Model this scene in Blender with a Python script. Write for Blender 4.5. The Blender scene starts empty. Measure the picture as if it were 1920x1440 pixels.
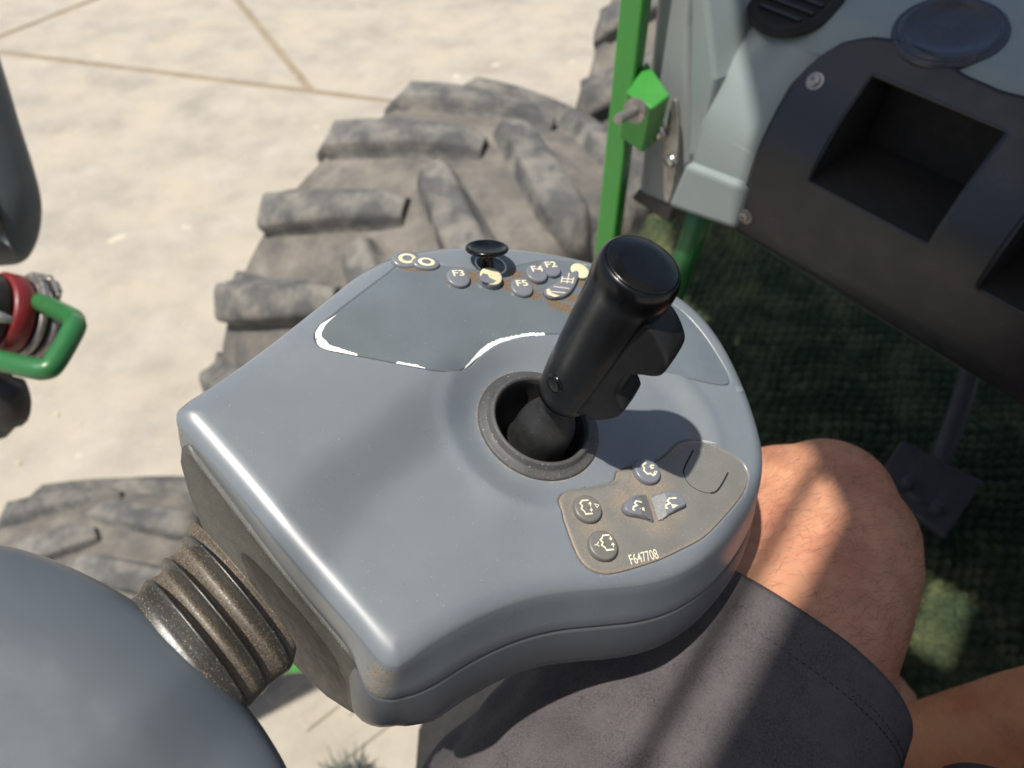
import bpy, bmesh, math, random
import numpy as np
from mathutils import Vector, Matrix, noise
from mathutils.geometry import delaunay_2d_cdt

random.seed(7)
rng = np.random.default_rng(7)
sc = bpy.context.scene
COL = sc.collection

# ------------------------------------------------------------------ camera
CZ = 3.0                       # eye height above the yard
PITCH = math.radians(48.0)
FPX = 1444.0                   # focal length in pixels of the 1920 wide photograph
cam = bpy.data.cameras.new('camera')
cam.sensor_width = 36.0
cam.lens = 36.0 * FPX / 1920.0
cam.clip_start = 0.01
cam.clip_end = 2000.0
cam.dof.use_dof = True
cam.dof.focus_distance = 0.425
cam.dof.aperture_fstop = cam.lens / 3.6
cam_o = bpy.data.objects.new('camera', cam)
cam_o.location = (0, 0, CZ)
cam_o.rotation_euler = (math.pi / 2 - PITCH, 0, 0)
COL.objects.link(cam_o)
sc.camera = cam_o

# ------------------------------------------------------------------ light
SUN_DIR = Vector((0.045, 0.028, -0.164)).normalized()      # the way the light travels
sun_el = math.asin(-SUN_DIR.z)
world = bpy.data.worlds.new('World')
sc.world = world
world.use_nodes = True
wn = world.node_tree.nodes
wl = world.node_tree.links
wn.clear()
wo = wn.new('ShaderNodeOutputWorld')
wb = wn.new('ShaderNodeBackground')
ws = wn.new('ShaderNodeTexSky')
ws.sky_type = 'NISHITA'
ws.sun_disc = False
ws.sun_elevation = sun_el
ws.sun_rotation = math.atan2(-SUN_DIR.x, -SUN_DIR.y)
ws.dust_density = 2.0
ws.air_density = 1.0
wb.inputs['Strength'].default_value = 0.10
wl.new(ws.outputs[0], wb.inputs[0])
wl.new(wb.outputs[0], wo.inputs[0])
sl = bpy.data.lights.new('sun', 'SUN')
sl.energy = 4.6
sl.angle = math.radians(0.85)
sl.color = (1.0, 0.95, 0.87)
sun_o = bpy.data.objects.new('sun', sl)
sun_o.rotation_euler = SUN_DIR.to_track_quat('-Z', 'Y').to_euler()
sun_o.location = (-3, -2, 9)
COL.objects.link(sun_o)

sc.view_settings.view_transform = 'Standard'
sc.view_settings.look = 'None'
sc.view_settings.gamma = 1.0
sc.view_settings.exposure = 0.36
sc.view_settings.use_curve_mapping = False
sc.cycles.max_bounces = 6

# ------------------------------------------------------------------ helpers: rays
CAM = Vector((0, 0, CZ))
sp, cp = math.sin(PITCH), math.cos(PITCH)
def ray(x, y):
    a = (x - 960) / FPX
    b = (720 - y) / FPX
    return Vector((a, b * sp + cp, b * cp - sp))
def at(x, y, depth):
    return CAM + ray(x, y) * depth
def at_z(x, y, z):
    r = ray(x, y)
    return CAM + r * ((z - CZ) / r.z)
def W(x, y, z):
    return Vector((x, y, z + CZ))

# ------------------------------------------------------------------ helpers: objects
PM = {}
def empty(name, M, label=None, cat=None, group=None):
    o = bpy.data.objects.new(name, None)
    o.empty_display_size = 0.02
    if not isinstance(M, Matrix):
        M = Matrix.Translation(M)
    o.matrix_world = M
    COL.objects.link(o)
    PM[o.name] = M.copy()
    if label:
        tag(o, label, cat, group)
    return o
def tag(o, label=None, cat=None, group=None, kind=None):
    if label: o['label'] = label
    if cat: o['category'] = cat
    if group: o['group'] = group
    if kind: o['kind'] = kind
    return o
def mk(name, verts, faces, mat, parent=None, smooth=True, local=False, sharp=None, origin=None):
    """verts in world space (or already in the parent's space when local)"""
    M = PM[parent.name] if parent else (Matrix.Translation(origin) if origin is not None else Matrix())
    vs = [Vector(v) for v in verts]
    if not local:
        Mi = M.inverted()
        vs = [Mi @ v for v in vs]
    me = bpy.data.meshes.new(name)
    me.from_pydata([v[:] for v in vs], [], [list(f) for f in faces])
    me.update()
    bm = bmesh.new(); bm.from_mesh(me)
    bmesh.ops.remove_doubles(bm, verts=bm.verts, dist=1e-6)
    bmesh.ops.recalc_face_normals(bm, faces=bm.faces)
    for f in bm.faces: f.smooth = smooth
    if sharp:
        for e in bm.edges:
            if len(e.link_faces) == 2 and e.calc_face_angle(0) > math.radians(sharp):
                e.smooth = False
    bm.to_mesh(me); bm.free()
    me.materials.append(mat)
    return link(name, me, parent, M)
def link(name, me, parent, M=None):
    o = bpy.data.objects.new(name, me)
    if parent:
        o.parent = parent
        PM[o.name] = PM[parent.name]
    elif M is not None:
        o.matrix_world = M
        PM[o.name] = M.copy()
    COL.objects.link(o)
    PM[o.name] = PM[parent.name] if parent else (M.copy() if M is not None else Matrix())
    return o
def bevel(o, w, seg=2, ang=30):
    m = o.modifiers.new('bevel', 'BEVEL')
    m.width = w; m.segments = seg; m.limit_method = 'ANGLE'; m.angle_limit = math.radians(ang)
    return o

def loft(rings, cap0=True, cap1=True, close=True):
    n = len(rings[0]); v = []; f = []
    for r in rings: v += [Vector(p) for p in r]
    for i in range(len(rings) - 1):
        for j in range(n if close else n - 1):
            k = (j + 1) % n
            f.append((i*n+j, i*n+k, (i+1)*n+k, (i+1)*n+j))
    if cap0: f.append(tuple(range(n))[::-1])
    if cap1: f.append(tuple((len(rings)-1)*n + j for j in range(n)))
    return v, f
def lathe(prof, n=48, M=None, cap0=False, cap1=False):
    rings = []
    for r, z in prof:
        rings.append([Vector((r*math.cos(2*math.pi*j/n), r*math.sin(2*math.pi*j/n), z)) for j in range(n)])
    v, f = loft(rings, cap0, cap1)
    if M is not None: v = [M @ p for p in v]
    return v, f
def frame(z, x=None, o=(0,0,0)):
    z = Vector(z).normalized()
    x = Vector(x) if x is not None else (Vector((1,0,0)) if abs(z.x) < .8 else Vector((0,1,0)))
    x = (x - z * x.dot(z)).normalized()
    y = z.cross(x)
    M = Matrix.Identity(4)
    for i in range(3):
        M[i][0], M[i][1], M[i][2], M[i][3] = x[i], y[i], z[i], o[i]
    return M
def tube(path, r, n=16, caps=True):
    path = [Vector(p) for p in path]
    rs = r if isinstance(r, (list, tuple)) else [r] * len(path)
    rings = []; px = None
    for i, p in enumerate(path):
        t = (path[min(i+1, len(path)-1)] - path[max(i-1, 0)]).normalized()
        if px is None:
            px = t.orthogonal().normalized()
        px = (px - t * px.dot(t)).normalized()
        py = t.cross(px)
        rings.append([p + (px*math.cos(2*math.pi*j/n) + py*math.sin(2*math.pi*j/n)) * rs[i] for j in range(n)])
    return loft(rings, caps, caps)
def cat_rom(pts, n=8, closed=True):
    P = [Vector(p) for p in pts]; out = []; m = len(P)
    for i in range(m if closed else m - 1):
        if closed: a, b, c, d = P[i-1], P[i], P[(i+1) % m], P[(i+2) % m]
        else: a, b, c, d = P[max(i-1,0)], P[i], P[i+1], P[min(i+2,m-1)]
        for k in range(n):
            t = k / n
            out.append(0.5*((2*b) + (c-a)*t + (2*a-5*b+4*c-d)*t*t + (3*b-a-3*c+d)*t**3))
    if not closed: out.append(P[-1])
    return out
def box(c, s, M=None):
    x, y, z = [k/2 for k in s]
    v = [Vector((c[0]+a*x, c[1]+b*y, c[2]+d*z)) for a in (-1,1) for b in (-1,1) for d in (-1,1)]
    if M is not None: v = [M @ p for p in v]
    return v, [(0,1,3,2),(4,6,7,5),(0,4,5,1),(2,3,7,6),(0,2,6,4),(1,5,7,3)]
def prism(poly, vec):
    """polygon (3D points) pushed along vec"""
    n = len(poly); P = [Vector(p) for p in poly]; vec = Vector(vec)
    return loft([P, [p + vec for p in P]])
def join(*parts):
    V, Fc = [], []
    for v, f in parts:
        b = len(V); V += list(v); Fc += [tuple(i + b for i in q) for q in f]
    return V, Fc

# 2D loops with numpy
def resample(loop, step):
    P = np.array([[p[0], p[1]] for p in loop], float)
    Q = np.vstack([P, P[:1]]); seg = np.linalg.norm(np.diff(Q, axis=0), axis=1)
    s = np.concatenate([[0], np.cumsum(seg)]); n = max(8, int(s[-1] / step))
    t = np.linspace(0, s[-1], n, endpoint=False)
    P = np.stack([np.interp(t, s, Q[:, 0]), np.interp(t, s, Q[:, 1])], 1)
    a = 0.5*np.sum(P[:,0]*np.roll(P[:,1],-1) - P[:,1]*np.roll(P[:,0],-1))
    return P if a > 0 else P[::-1].copy()
def normals_in(P):
    t = np.roll(P, -1, 0) - np.roll(P, 1, 0)
    t /= np.linalg.norm(t, axis=1)[:, None] + 1e-12
    return np.stack([-t[:, 1], t[:, 0]], 1)
def inset(P, d):
    return P + normals_in(P) * d
def pdist(Q, loop, closed=True):
    A = loop; B = np.roll(loop, -1, 0)
    if not closed: A, B = loop[:-1], loop[1:]
    out = np.empty(len(Q))
    AB = B - A; L2 = (AB**2).sum(1) + 1e-18
    for i in range(0, len(Q), 2000):
        q = Q[i:i+2000, None, :]
        t = np.clip(((q - A) * AB).sum(2) / L2, 0, 1)
        out[i:i+2000] = np.sqrt((((A + t[..., None]*AB) - q)**2).sum(2).min(1))
    return out
def inside(Q, loop):
    c = np.zeros(len(Q), bool); x, y = Q[:, 0], Q[:, 1]
    A = loop; B = np.roll(loop, -1, 0)
    if len(Q) < 400:
        ya, yb = A[:,1][None], B[:,1][None]; X, Y = x[:,None], y[:,None]
        dy = np.where(yb == ya, 1e-12, yb - ya)
        return ((((ya > Y) != (yb > Y)) & (X < (B[:,0]-A[:,0])[None]*(Y-ya)/dy + A[:,0][None])).sum(1) % 2).astype(bool)
    for (x0, y0), (x1, y1) in zip(A, B):
        if y0 == y1: continue
        m = ((y0 > y) != (y1 > y)) & (x < (x1-x0)*(y-y0)/(y1-y0) + x0)
        c ^= m
    return c
def sstep(a, b, x):
    t = np.clip((x - a) / (b - a), 0, 1)
    return t*t*(3-2*t)
def sheet(loop, hfun, step, rims=(), holes=(), extra=()):
    """triangulated sheet inside a 2D loop; returns verts (u,v,h), tris and the loop's vertex ids"""
    lo, hi = loop.min(0), loop.max(0)
    pts = [loop]; edges = [(i, (i+1) % len(loop)) for i in range(len(loop))]; b = len(loop)
    for h in holes:
        edges += [(b+i, b+(i+1) % len(h)) for i in range(len(h))]; pts.append(h); b += len(h)
    free = []
    for d in rims:
        q = inset(loop, d); free.append(q[(pdist(q, loop) > d*.97) & inside(q, loop)])
    for e in extra: free.append(e)
    gx, gy = np.meshgrid(np.arange(lo[0], hi[0], step), np.arange(lo[1], hi[1], step))
    g = np.stack([gx.ravel(), gy.ravel()], 1); g[:, 0] += (np.round((g[:,1]-lo[1])/step) % 2)*step/2
    g = g + rng.uniform(-.12, .12, g.shape)*step
    g = g[inside(g, loop)]
    g = g[pdist(g, loop) > (max(rims) if rims else 0) + step*.5]
    free.append(g)
    F_ = np.vstack(free)
    for h in holes:
        F_ = F_[~inside(F_, h)]
        F_ = F_[pdist(F_, h) > 2e-4]
    F_ = F_[inside(F_, loop)]
    A = np.vstack(pts + [F_])
    r = delaunay_2d_cdt([Vector(p) for p in A], edges, [], 0, 1e-7)
    v2 = np.array([[p.x, p.y] for p in r[0]]); tris = np.array([t for t in r[2]])
    cen = v2[tris].mean(1)
    ok = inside(cen, loop)
    for h in holes: ok &= ~inside(cen, h)
    tris = tris[ok]
    hh = hfun(v2)
    return np.column_stack([v2, hh]), tris
def add_attr(o, name, vals):
    a = o.data.attributes.new(name, 'FLOAT', 'POINT')
    a.data.foreach_set('value', np.asarray(vals, np.float32))

# ------------------------------------------------------------------ materials
def mat(name, col, rough=.5, metal=0., spec=.5, var=.12, vscale=30., bump=0., bscale=200., rvar=.08,
        dirt=None, dcol=(.22,.16,.10), dscale=350., coat=0., sss=0., speck=0., speck_col=(.45,.42,.36), speck_scale=900., col2=None, c2scale=4., c2lo=.45, c2hi=.65, dedge=.25):
    m = bpy.data.materials.new(name); m.use_nodes = True
    nt = m.node_tree; N = nt.nodes; Lk = nt.links
    b = N['Principled BSDF']
    tc = N.new('ShaderNodeTexCoord')
    def nz(scale, det=4., rg=.6):
        n = N.new('ShaderNodeTexNoise'); n.inputs['Scale'].default_value = scale
        n.inputs['Detail'].default_value = det; n.inputs['Roughness'].default_value = rg
        Lk.new(tc.outputs['Object'], n.inputs['Vector']); return n.outputs[0]
    def rgb(c):
        n = N.new('ShaderNodeRGB'); n.outputs[0].default_value = (*c, 1); return n.outputs[0]
    def mix(f, a, c):
        n = N.new('ShaderNodeMix'); n.data_type = 'RGBA'
        if isinstance(f, (int, float)): n.inputs[0].default_value = f
        else: Lk.new(f, n.inputs[0])
        Lk.new(a, n.inputs[6]); Lk.new(c, n.inputs[7]); return n.outputs[2]
    def mr(x, a, c, d=0., e=1.):
        n = N.new('ShaderNodeMapRange'); Lk.new(x, n.inputs[0])
        for i, q in enumerate((a, c, d, e)): n.inputs[i+1].default_value = q
        return n.outputs[0]
    def math_(op, a, c):
        n = N.new('ShaderNodeMath'); n.operation = op
        for i, q in enumerate((a, c)):
            if isinstance(q, (int, float)): n.inputs[i].default_value = q
            else: Lk.new(q, n.inputs[i])
        return n.outputs[0]
    n1 = nz(vscale)
    c = mix(mr(n1, .3, .7), rgb([k*(1-var) for k in col]), rgb([min(1, k*(1+var)) for k in col]))
    if col2 is not None:
        c = mix(mr(nz(c2scale, 6., .65), c2lo, c2hi), c, rgb(col2))
    ro = mr(nz(vscale*2.3), .3, .7, max(0, rough-rvar), min(1, rough+rvar))
    if speck > 0:
        s = mr(nz(speck_scale, 2., .5), 1-speck, 1-speck+.04)
        c = mix(s, c, rgb(speck_col))
    if dirt:
        a = N.new('ShaderNodeAttribute'); a.attribute_name = dirt
        k = math_('ADD', a.outputs['Fac'], math_('MULTIPLY', math_('SUBTRACT', nz(dscale, 6., .7), .5), 1.3))
        k = mr(k, .5-dedge, .5+dedge)
        k = math_('MULTIPLY', k, mr(a.outputs['Fac'], 0., .12))
        dc = mix(mr(nz(dscale*2.6, 3.), .35, .65), rgb([q*.6 for q in dcol]), rgb([min(1,q*1.5) for q in dcol]))
        c = mix(k, c, dc)
        r2 = N.new('ShaderNodeMix'); Lk.new(k, r2.inputs[0]); Lk.new(ro, r2.inputs[2]); r2.inputs[3].default_value = .9
        ro = r2.outputs[0]
    Lk.new(c, b.inputs['Base Color']); Lk.new(ro, b.inputs['Roughness'])
    b.inputs['Metallic'].default_value = metal
    b.inputs['Specular IOR Level'].default_value = spec
    if coat: b.inputs['Coat Weight'].default_value = coat; b.inputs['Coat Roughness'].default_value = .12
    if sss:
        b.inputs['Subsurface Weight'].default_value = sss
        b.inputs['Subsurface Radius'].default_value = (.012, .005, .003)
        b.inputs['Subsurface Scale'].default_value = .5
    if bump:
        bn = N.new('ShaderNodeBump'); bn.inputs['Strength'].default_value = bump
        bn.inputs['Distance'].default_value = .5 / bscale
        Lk.new(nz(bscale, 5., .6), bn.inputs['Height']); Lk.new(bn.outputs[0], b.inputs['Normal'])
    return m

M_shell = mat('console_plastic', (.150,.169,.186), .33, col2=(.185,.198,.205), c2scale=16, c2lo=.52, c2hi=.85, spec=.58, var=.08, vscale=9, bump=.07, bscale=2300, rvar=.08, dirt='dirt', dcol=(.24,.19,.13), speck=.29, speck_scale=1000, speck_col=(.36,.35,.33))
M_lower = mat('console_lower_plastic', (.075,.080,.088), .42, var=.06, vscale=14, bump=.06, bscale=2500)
M_armrest = mat('armrest_plastic', (.078,.092,.107), .34, var=.06, vscale=20, bump=.14, bscale=2400, rvar=.06)
M_memb = mat('keypad_film', (.118,.138,.150), .16, spec=.7, var=.10, vscale=22, bump=.03, bscale=900, dirt='dirt', dcol=(.12,.085,.055), dscale=420, dedge=.10, speck=.27, rvar=.06)
M_pad = mat('keypad_pad', (.155,.152,.138), .42, var=.08, vscale=60, bump=.06, bscale=1800, dirt='dirt', dcol=(.36,.25,.15), dscale=900, speck=.3, speck_scale=1600, dedge=.45)
M_button = mat('button_rubber', (.15,.16,.18), .33, var=.08, vscale=120, bump=.03, bscale=900)
M_button_dull = mat('button_rubber_dull', (.135,.13,.12), .42, var=.08, vscale=120, bump=.05, bscale=1500)
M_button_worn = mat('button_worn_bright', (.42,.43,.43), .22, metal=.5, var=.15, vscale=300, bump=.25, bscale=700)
M_cream = mat('cream_print', (.64,.60,.44), .5, var=.05)
M_cream_btn = mat('button_cream', (.60,.54,.35), .4, var=.06, vscale=200)
M_worn = mat('worn_white_film', (.82,.84,.80), .35, var=.04)
M_black = mat('grip_black', (.0035,.004,.005), .22, rvar=.05, spec=.34, var=.2, vscale=60, bump=.015, bscale=900, speck=.16, speck_col=(.12,.11,.10), speck_scale=1100)
M_blackmatte = mat('trigger_black', (.010,.010,.0105), .45, spec=.35, var=.2, vscale=90, bump=.10, bscale=2200, speck=.22, speck_col=(.14,.13,.12))
M_rubber = mat('boot_rubber', (.018,.018,.018), .55, var=.25, vscale=90, bump=.12, bscale=1200, speck=.3, speck_col=(.22,.20,.17), speck_scale=1300)
M_bezel = mat('bezel_rubber', (.060,.060,.060), .6, var=.2, vscale=70, bump=.1, bscale=1500, dirt='dirt', dcol=(.20,.16,.12), dscale=900, speck=.3)
M_dark = mat('gap_dark', (.012,.011,.010), .8, var=.3)
M_groove = mat('groove_black', (.006,.006,.006), .7)
M_bellows = mat('bellows_rubber', (.036,.036,.033), .32, var=.15, vscale=60, bump=.10, bscale=1300, dirt='dirt', dcol=(.165,.12,.075), dscale=1100, speck=.36, speck_col=(.42,.30,.19), speck_scale=1500, dedge=.22)
M_plate = mat('end_plate_plastic', (.052,.052,.047), .5, var=.1, vscale=60, bump=.08, bscale=1500, dirt='dirt', dcol=(.17,.135,.09), dscale=1200, speck=.32, speck_scale=1700, dedge=.4)
M_skin = mat('skin', (.50,.245,.140), .50, var=.13, vscale=45, bump=.45, bscale=1300, sss=.12, col2=(.44,.178,.105), c2scale=24, c2lo=.42, c2hi=.68)
M_hair = mat('leg_hair', (.030,.016,.010), .5)
M_shorts = mat('shorts_fabric', (.080,.072,.074), .95, spec=.1, var=.42, vscale=750, bump=1.0, bscale=1000, col2=(.108,.098,.099), c2scale=40, c2lo=.35, c2hi=.8)
M_stitch = mat('stitching', (.035,.032,.035), .9, spec=.1)
M_green = mat('green_paint', (.045,.25,.04), .32, var=.06, vscale=12, coat=.3)
M_greend = mat('green_paint_dull', (.022,.125,.035), .38, var=.08, vscale=20)
M_dash = mat('dash_grey_plastic', (.22,.255,.25), .38, var=.04, vscale=12, bump=.12, bscale=1500)
M_dashside = mat('dash_side_plastic', (.27,.285,.285), .45, var=.05, vscale=12, bump=.1, bscale=1200)
M_blank = mat('blank_cover_plastic', (.035,.038,.050), .28, var=.08, vscale=14)
M_dashblack = mat('dash_black_panel', (.011,.013,.018), .34, var=.15, vscale=14, bump=.04, bscale=900, speck=.2, speck_col=(.1,.1,.1))
M_steel = mat('steel', (.55,.53,.50), .25, metal=1., var=.12, vscale=80)
M_steeld = mat('steel_dull', (.33,.31,.29), .45, metal=.8, var=.2, vscale=90)
M_tyre = mat('tyre_dusty', (.175,.158,.134), .85, spec=.2, var=.25, vscale=9, bump=.5, bscale=45, col2=(.10,.095,.088), c2scale=6, c2lo=.42, c2hi=.62)
M_lug = mat('tyre_lug', (.084,.083,.080), .75, spec=.3, var=.25, vscale=14, bump=.5, bscale=60, col2=(.20,.185,.16), c2scale=9, c2lo=.44, c2hi=.64)
M_concrete = mat('concrete', (.335,.304,.252), .9, spec=.2, var=.17, vscale=3.1, bump=.4, bscale=40, col2=(.395,.345,.268), c2scale=1.9, c2lo=.44, c2hi=.66, speck=.30, speck_col=(.46,.41,.32), speck_scale=5.)
M_joint = mat('joint_dirt', (.27,.22,.155), .95, spec=.1, var=.2, vscale=6, bump=.3, bscale=80)
M_mud = mat('dry_mud', (.52,.45,.34), .95, spec=.1, var=.12, vscale=12, bump=.4, bscale=60)
M_mat = mat('floor_mat', (.028,.042,.022), .9, spec=.15, var=.35, vscale=60, col2=(.085,.095,.045), c2scale=14)
M_mirror = mat('housing_grey_green', (.085,.10,.10), .42, var=.08, vscale=10, bump=.06, bscale=400)
M_red = mat('red_band', (.15,.012,.012), .4, var=.1, vscale=40)
M_redl = mat('red_band_light', (.62,.20,.18), .5)
M_hose = mat('black_rubber_part', (.022,.020,.019), .5, var=.3, vscale=30, bump=.1, bscale=200)
M_roof = mat('roof_liner', (.78,.78,.76), .8, var=.05)
M_pedal = mat('pedal_grey', (.032,.032,.036), .6, var=.2, vscale=40)
M_seat = mat('seat_cloth', (.03,.032,.035), .9, spec=.1, bump=.4, bscale=900)
M_twig = mat('dry_weed', (.15,.165,.14), .9, spec=.1, var=.3, vscale=30)

# ================================================================== THE YARD
def ground():
    g = mk('ground', [(-400,-400,-.009),(400,-400,-.009),(400,400,-.009),(-400,400,-.009)], [(0,1,2,3)], M_joint, smooth=False)
    tag(g, kind='structure')
    zt = 0.0
    def gp(x, y): p = at_z(x, y, zt); return Vector((p.x, p.y))
    B0, B1 = gp(0, 98), gp(660, 181); dB = (B1 - B0).normalized()
    J = gp(585, 172)                                  # where the two joints meet
    C1 = gp(445, 0); dC = (C1 - J).normalized()
    A0, A1 = gp(0, 69), gp(175, 0); dA = (A1 - A0).normalized()
    nB = Vector((-dB.y, dB.x))                        # away from the machine
    if nB.y < 0: nB = -nB
    hw = .033
    J = B0 + dB * (J - B0).dot(dB)
    K = A0 - dA * ((A0 - B0).dot(nB) / dA.dot(nB)) # joint A meets joint B
    far = 90
    def slab(poly, name='concrete_slab'):
        top = [Vector((p.x, p.y, zt)) for p in poly]; n = len(top)
        o = mk(name, *prism(top, (0,0,-.0085)), M_concrete, g, smooth=False)
        bevel(o, .004, 2)
        return o
    slab([B0 - dB*far - nB*hw, B0 + dB*far - nB*hw, B0 + dB*far - nB*far, B0 - dB*far - nB*far])
    def perp(d): return Vector((-d.y, d.x))
    pc, pa = perp(dC), perp(dA)
    if pc.x < 0: pc = -pc
    if pa.x < 0: pa = -pa
    up = nB*hw
    def onB(P, d, off, p):            # start of an edge parallel to d, offset off*p from P, on the line of joint B
        q = P + p*off
        return q + d * ((hw - (q - B0).dot(nB)) / d.dot(nB))
    c_r, c_l = onB(J, dC, hw, pc), onB(J, dC, -hw, pc)
    a_r, a_l = onB(K, dA, hw, pa), onB(K, dA, -hw, pa)
    def meet(P, d, Q_, e):
        k = d.x*e.y - d.y*e.x; w = Q_ - P
        return P + d*((w.x*e.y - w.y*e.x)/k)
    du = (dA + dC).normalized(); pu = perp(du)
    if pu.x < 0: pu = -pu
    X0 = meet(J, dC, K, dA)
    xr = meet(c_r, dC, X0 + pu*hw, du); xl = meet(a_l, dA, X0 - pu*hw, du); xm = meet(c_l, dC, a_r, dA)
    slab([c_r, B0 + dB*far + up, B0 + dB*far + nB*far, xr + du*far, xr])
    slab([a_r, c_l, xm])
    slab([B0 - dB*far + up, a_l, xl, xl + du*far, B0 - dB*far + nB*far])
    return g
G = ground()

def mud_prints():
    V, Fc = [], []
    for (x, y, w, h) in ((560,1275,60,26),(620,1320,66,28),(690,1375,70,30),(500,1215,52,24),(640,1240,60,26),(700,1290,60,26)):
        c = at_z(x, y, 0.0)
        ex = (at_z(x+60, y-46, 0.0) - c); ey = (at_z(x+30, y+34, 0.0) - c)
        q = [c - ex*.9 - ey*.33, c + ex*.9 - ey*.33, c + ex*.9 + ey*.33, c - ex*.9 + ey*.33]
        q = [Vector((p.x, p.y, .002)) for p in q]
        cc = sum(q, Vector()) / 4
        rings = [q, [cc + (p-cc)*.97 + Vector((0,0,.006)) for p in q], [cc + (p-cc)*.85 + Vector((0,0,.011)) for p in q]]
        V, Fc = join((V, Fc), loft(rings))
    o = mk('tyre_print', V, Fc, M_concrete, smooth=False)
    tag(o, 'pale raised tyre tread prints of dried mud on the concrete below the console', 'mud', kind='stuff')
mud_prints()
def grit():
    V, Fc = [], []
    for i in range(420):
        x, y = random.uniform(-20, 1150), random.uniform(0, 1000)
        c = at_z(x, y, 0.0); r = random.choice((.004,.005,.007,.012))*random.uniform(.7,1.3)
        n = 6; rot = random.uniform(0, 6)
        ring0 = [Vector((c.x + math.cos(rot+j)*r*random.uniform(.8,1.2), c.y + math.sin(rot+j)*r*random.uniform(.8,1.2), -.001)) for j in np.linspace(0, 6.28, n, endpoint=False)]
        top = [Vector((c.x + (p.x-c.x)*.55, c.y + (p.y-c.y)*.55, r*.8)) for p in ring0]
        v, f = loft([ring0, top]); b = len(V); V += v; Fc += [tuple(k+b for k in q) for q in f]
    o = mk('grit', V, Fc, M_mud, smooth=False)
    tag(o, 'scattered pale grit on the concrete yard', 'grit', kind='stuff')
grit()

def weed():
    c = at_z(655, 1478, 0.0); V, Fc = [], []
    root = empty('dry_weed', (c.x, c.y, 0), 'small dry grey weed tuft on the concrete under the console', 'weed')
    for i in range(170):
        a = random.uniform(0, 6.28); r = random.uniform(.02, .11); h = random.uniform(.03, .10)
        p0 = Vector((c.x + random.gauss(0,.02), c.y + random.gauss(0,.02), 0))
        p1 = p0 + Vector((math.cos(a)*r*.5, math.sin(a)*r*.5, h*.7)); p2 = p0 + Vector((math.cos(a)*r, math.sin(a)*r, h))
        V, Fc = join((V, Fc), tube([p0, p1, p2], [.004,.004,.0015], 4))
    mk('stems', V, Fc, M_twig, root)
weed()

# ================================================================== WHEELS
def make_wheel(loc, yaw, R, Wd, label, nl=18):
    """axle along local X, rolling along local Y"""
    k = R / .95
    Mx = Matrix.Translation(loc) @ Matrix.Rotation(yaw, 4, 'Z')
    w = empty('field_tyre', Mx, label, 'tyre', 'big lugged tyres standing in the yard')
    hw = Wd/2; kl = max(k, .78)
    prof = [(-hw*.62,.50*k),(-hw*.80,.54*k),(-hw*.98,.66*k),(-hw*1.0,.76*k),(-hw*.95,.84*k),(-hw*.84,.885*k),(-hw*.6,.905*k),(-hw*.3,.918*k),(0,.922*k),
            (hw*.3,.918*k),(hw*.6,.905*k),(hw*.84,.885*k),(hw*.95,.84*k),(hw*1.0,.76*k),(hw*.98,.66*k),(hw*.80,.54*k),(hw*.62,.50*k)]
    Rx = Matrix.Rotation(math.pi/2, 4, 'Y')
    v, f = lathe([(r, x) for x, r in prof], 96, Rx)
    mk('carcass', v, f, M_tyre, w, local=True)
    rim = [(-hw*.62,.51*k),(-hw*.66,.53*k),(-hw*.62,.47*k),(-hw*.3,.42*k),(hw*.1,.40*k),(hw*.12,.10*k),(hw*.2,.0005)]
    v, f = lathe([(r, x) for x, r in rim], 48, Rx)
    v2, f2 = lathe([(r, x) for x, r in [(hw*.62,.51*k),(hw*.66,.53*k),(hw*.62,.47*k),(hw*.3,.42*k),(hw*.1,.401*k)]], 48, Rx)
    mk('rim', *join((v, f), (v2, f2)), M_steeld, w, local=True)
    # one lug per side, swept over the tread, then shared
    def tread_r(x):
        a = abs(x)/hw
        return k*np.interp(a, [0,.3,.6,.84,.95,1.0], [.922,.918,.905,.885,.84,.76])
    mesh = {}
    for side in (-1, 1):
        rings = []
        n = 9
        for i in range(n):
            t = i/(n-1)
            x = side*hw*(-.06 + 1.06*t)
            ang = -(.30*t - .03*t*t) * 1.05                           # swept back around the tyre
            wid = (.044 + .014*t)*kl if 0 < i < n-1 else .034*kl
            hgt = np.interp(t, [0,.08,.5,.9,1], [.030,.054,.060,.060,.028])*kl
            r0 = tread_r(x) - .012
            r1 = tread_r(x*.97) + hgt
            if t > .9: r1 = tread_r(x*.93) + hgt*.5
            ring = []
            # direction along the tyre, tilted with the lug
            for (da, rr) in ((-1.75, r0), (-1.25, r0+.014*k), (-1.04, r0+.5*(r1-r0)), (-.94, r1-.014*k), (-.80, r1-.004*k), (-.55, r1), (.55, r1), (.80, r1-.004*k), (.94, r1-.014*k), (1.04, r0+.5*(r1-r0)), (1.25, r0+.014*k), (1.75, r0)):
                a = ang + da*wid/(.95*k)
                dx = side*da*wid*.55
                ring.append(Vector((x + dx*(1 if t < .98 else .3), rr*math.sin(a), rr*math.cos(a))))
            rings.append(ring)
        v, f = loft(rings)
        me = bpy.data.meshes.new('lug'); me.from_pydata([p[:] for p in v], [], f); me.update()
        bm = bmesh.new(); bm.from_mesh(me); bmesh.ops.recalc_face_normals(bm, faces=bm.faces)
        for q in bm.faces: q.smooth = True
        for e in bm.edges:
            if len(e.link_faces) == 2 and e.calc_face_angle(0) > 1.0: e.smooth = False
        bm.to_mesh(me); bm.free(); me.materials.append(M_lug); mesh[side] = me
    for i in range(nl):
        for side in (-1, 1):
            o = link('lug', mesh[side], w)
            a = 2*math.pi*(i + (.5 if side > 0 else 0))/nl
            o.matrix_basis = Matrix.Rotation(-a, 4, 'X')
    return w
TY_YAW = math.radians(-43)
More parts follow.
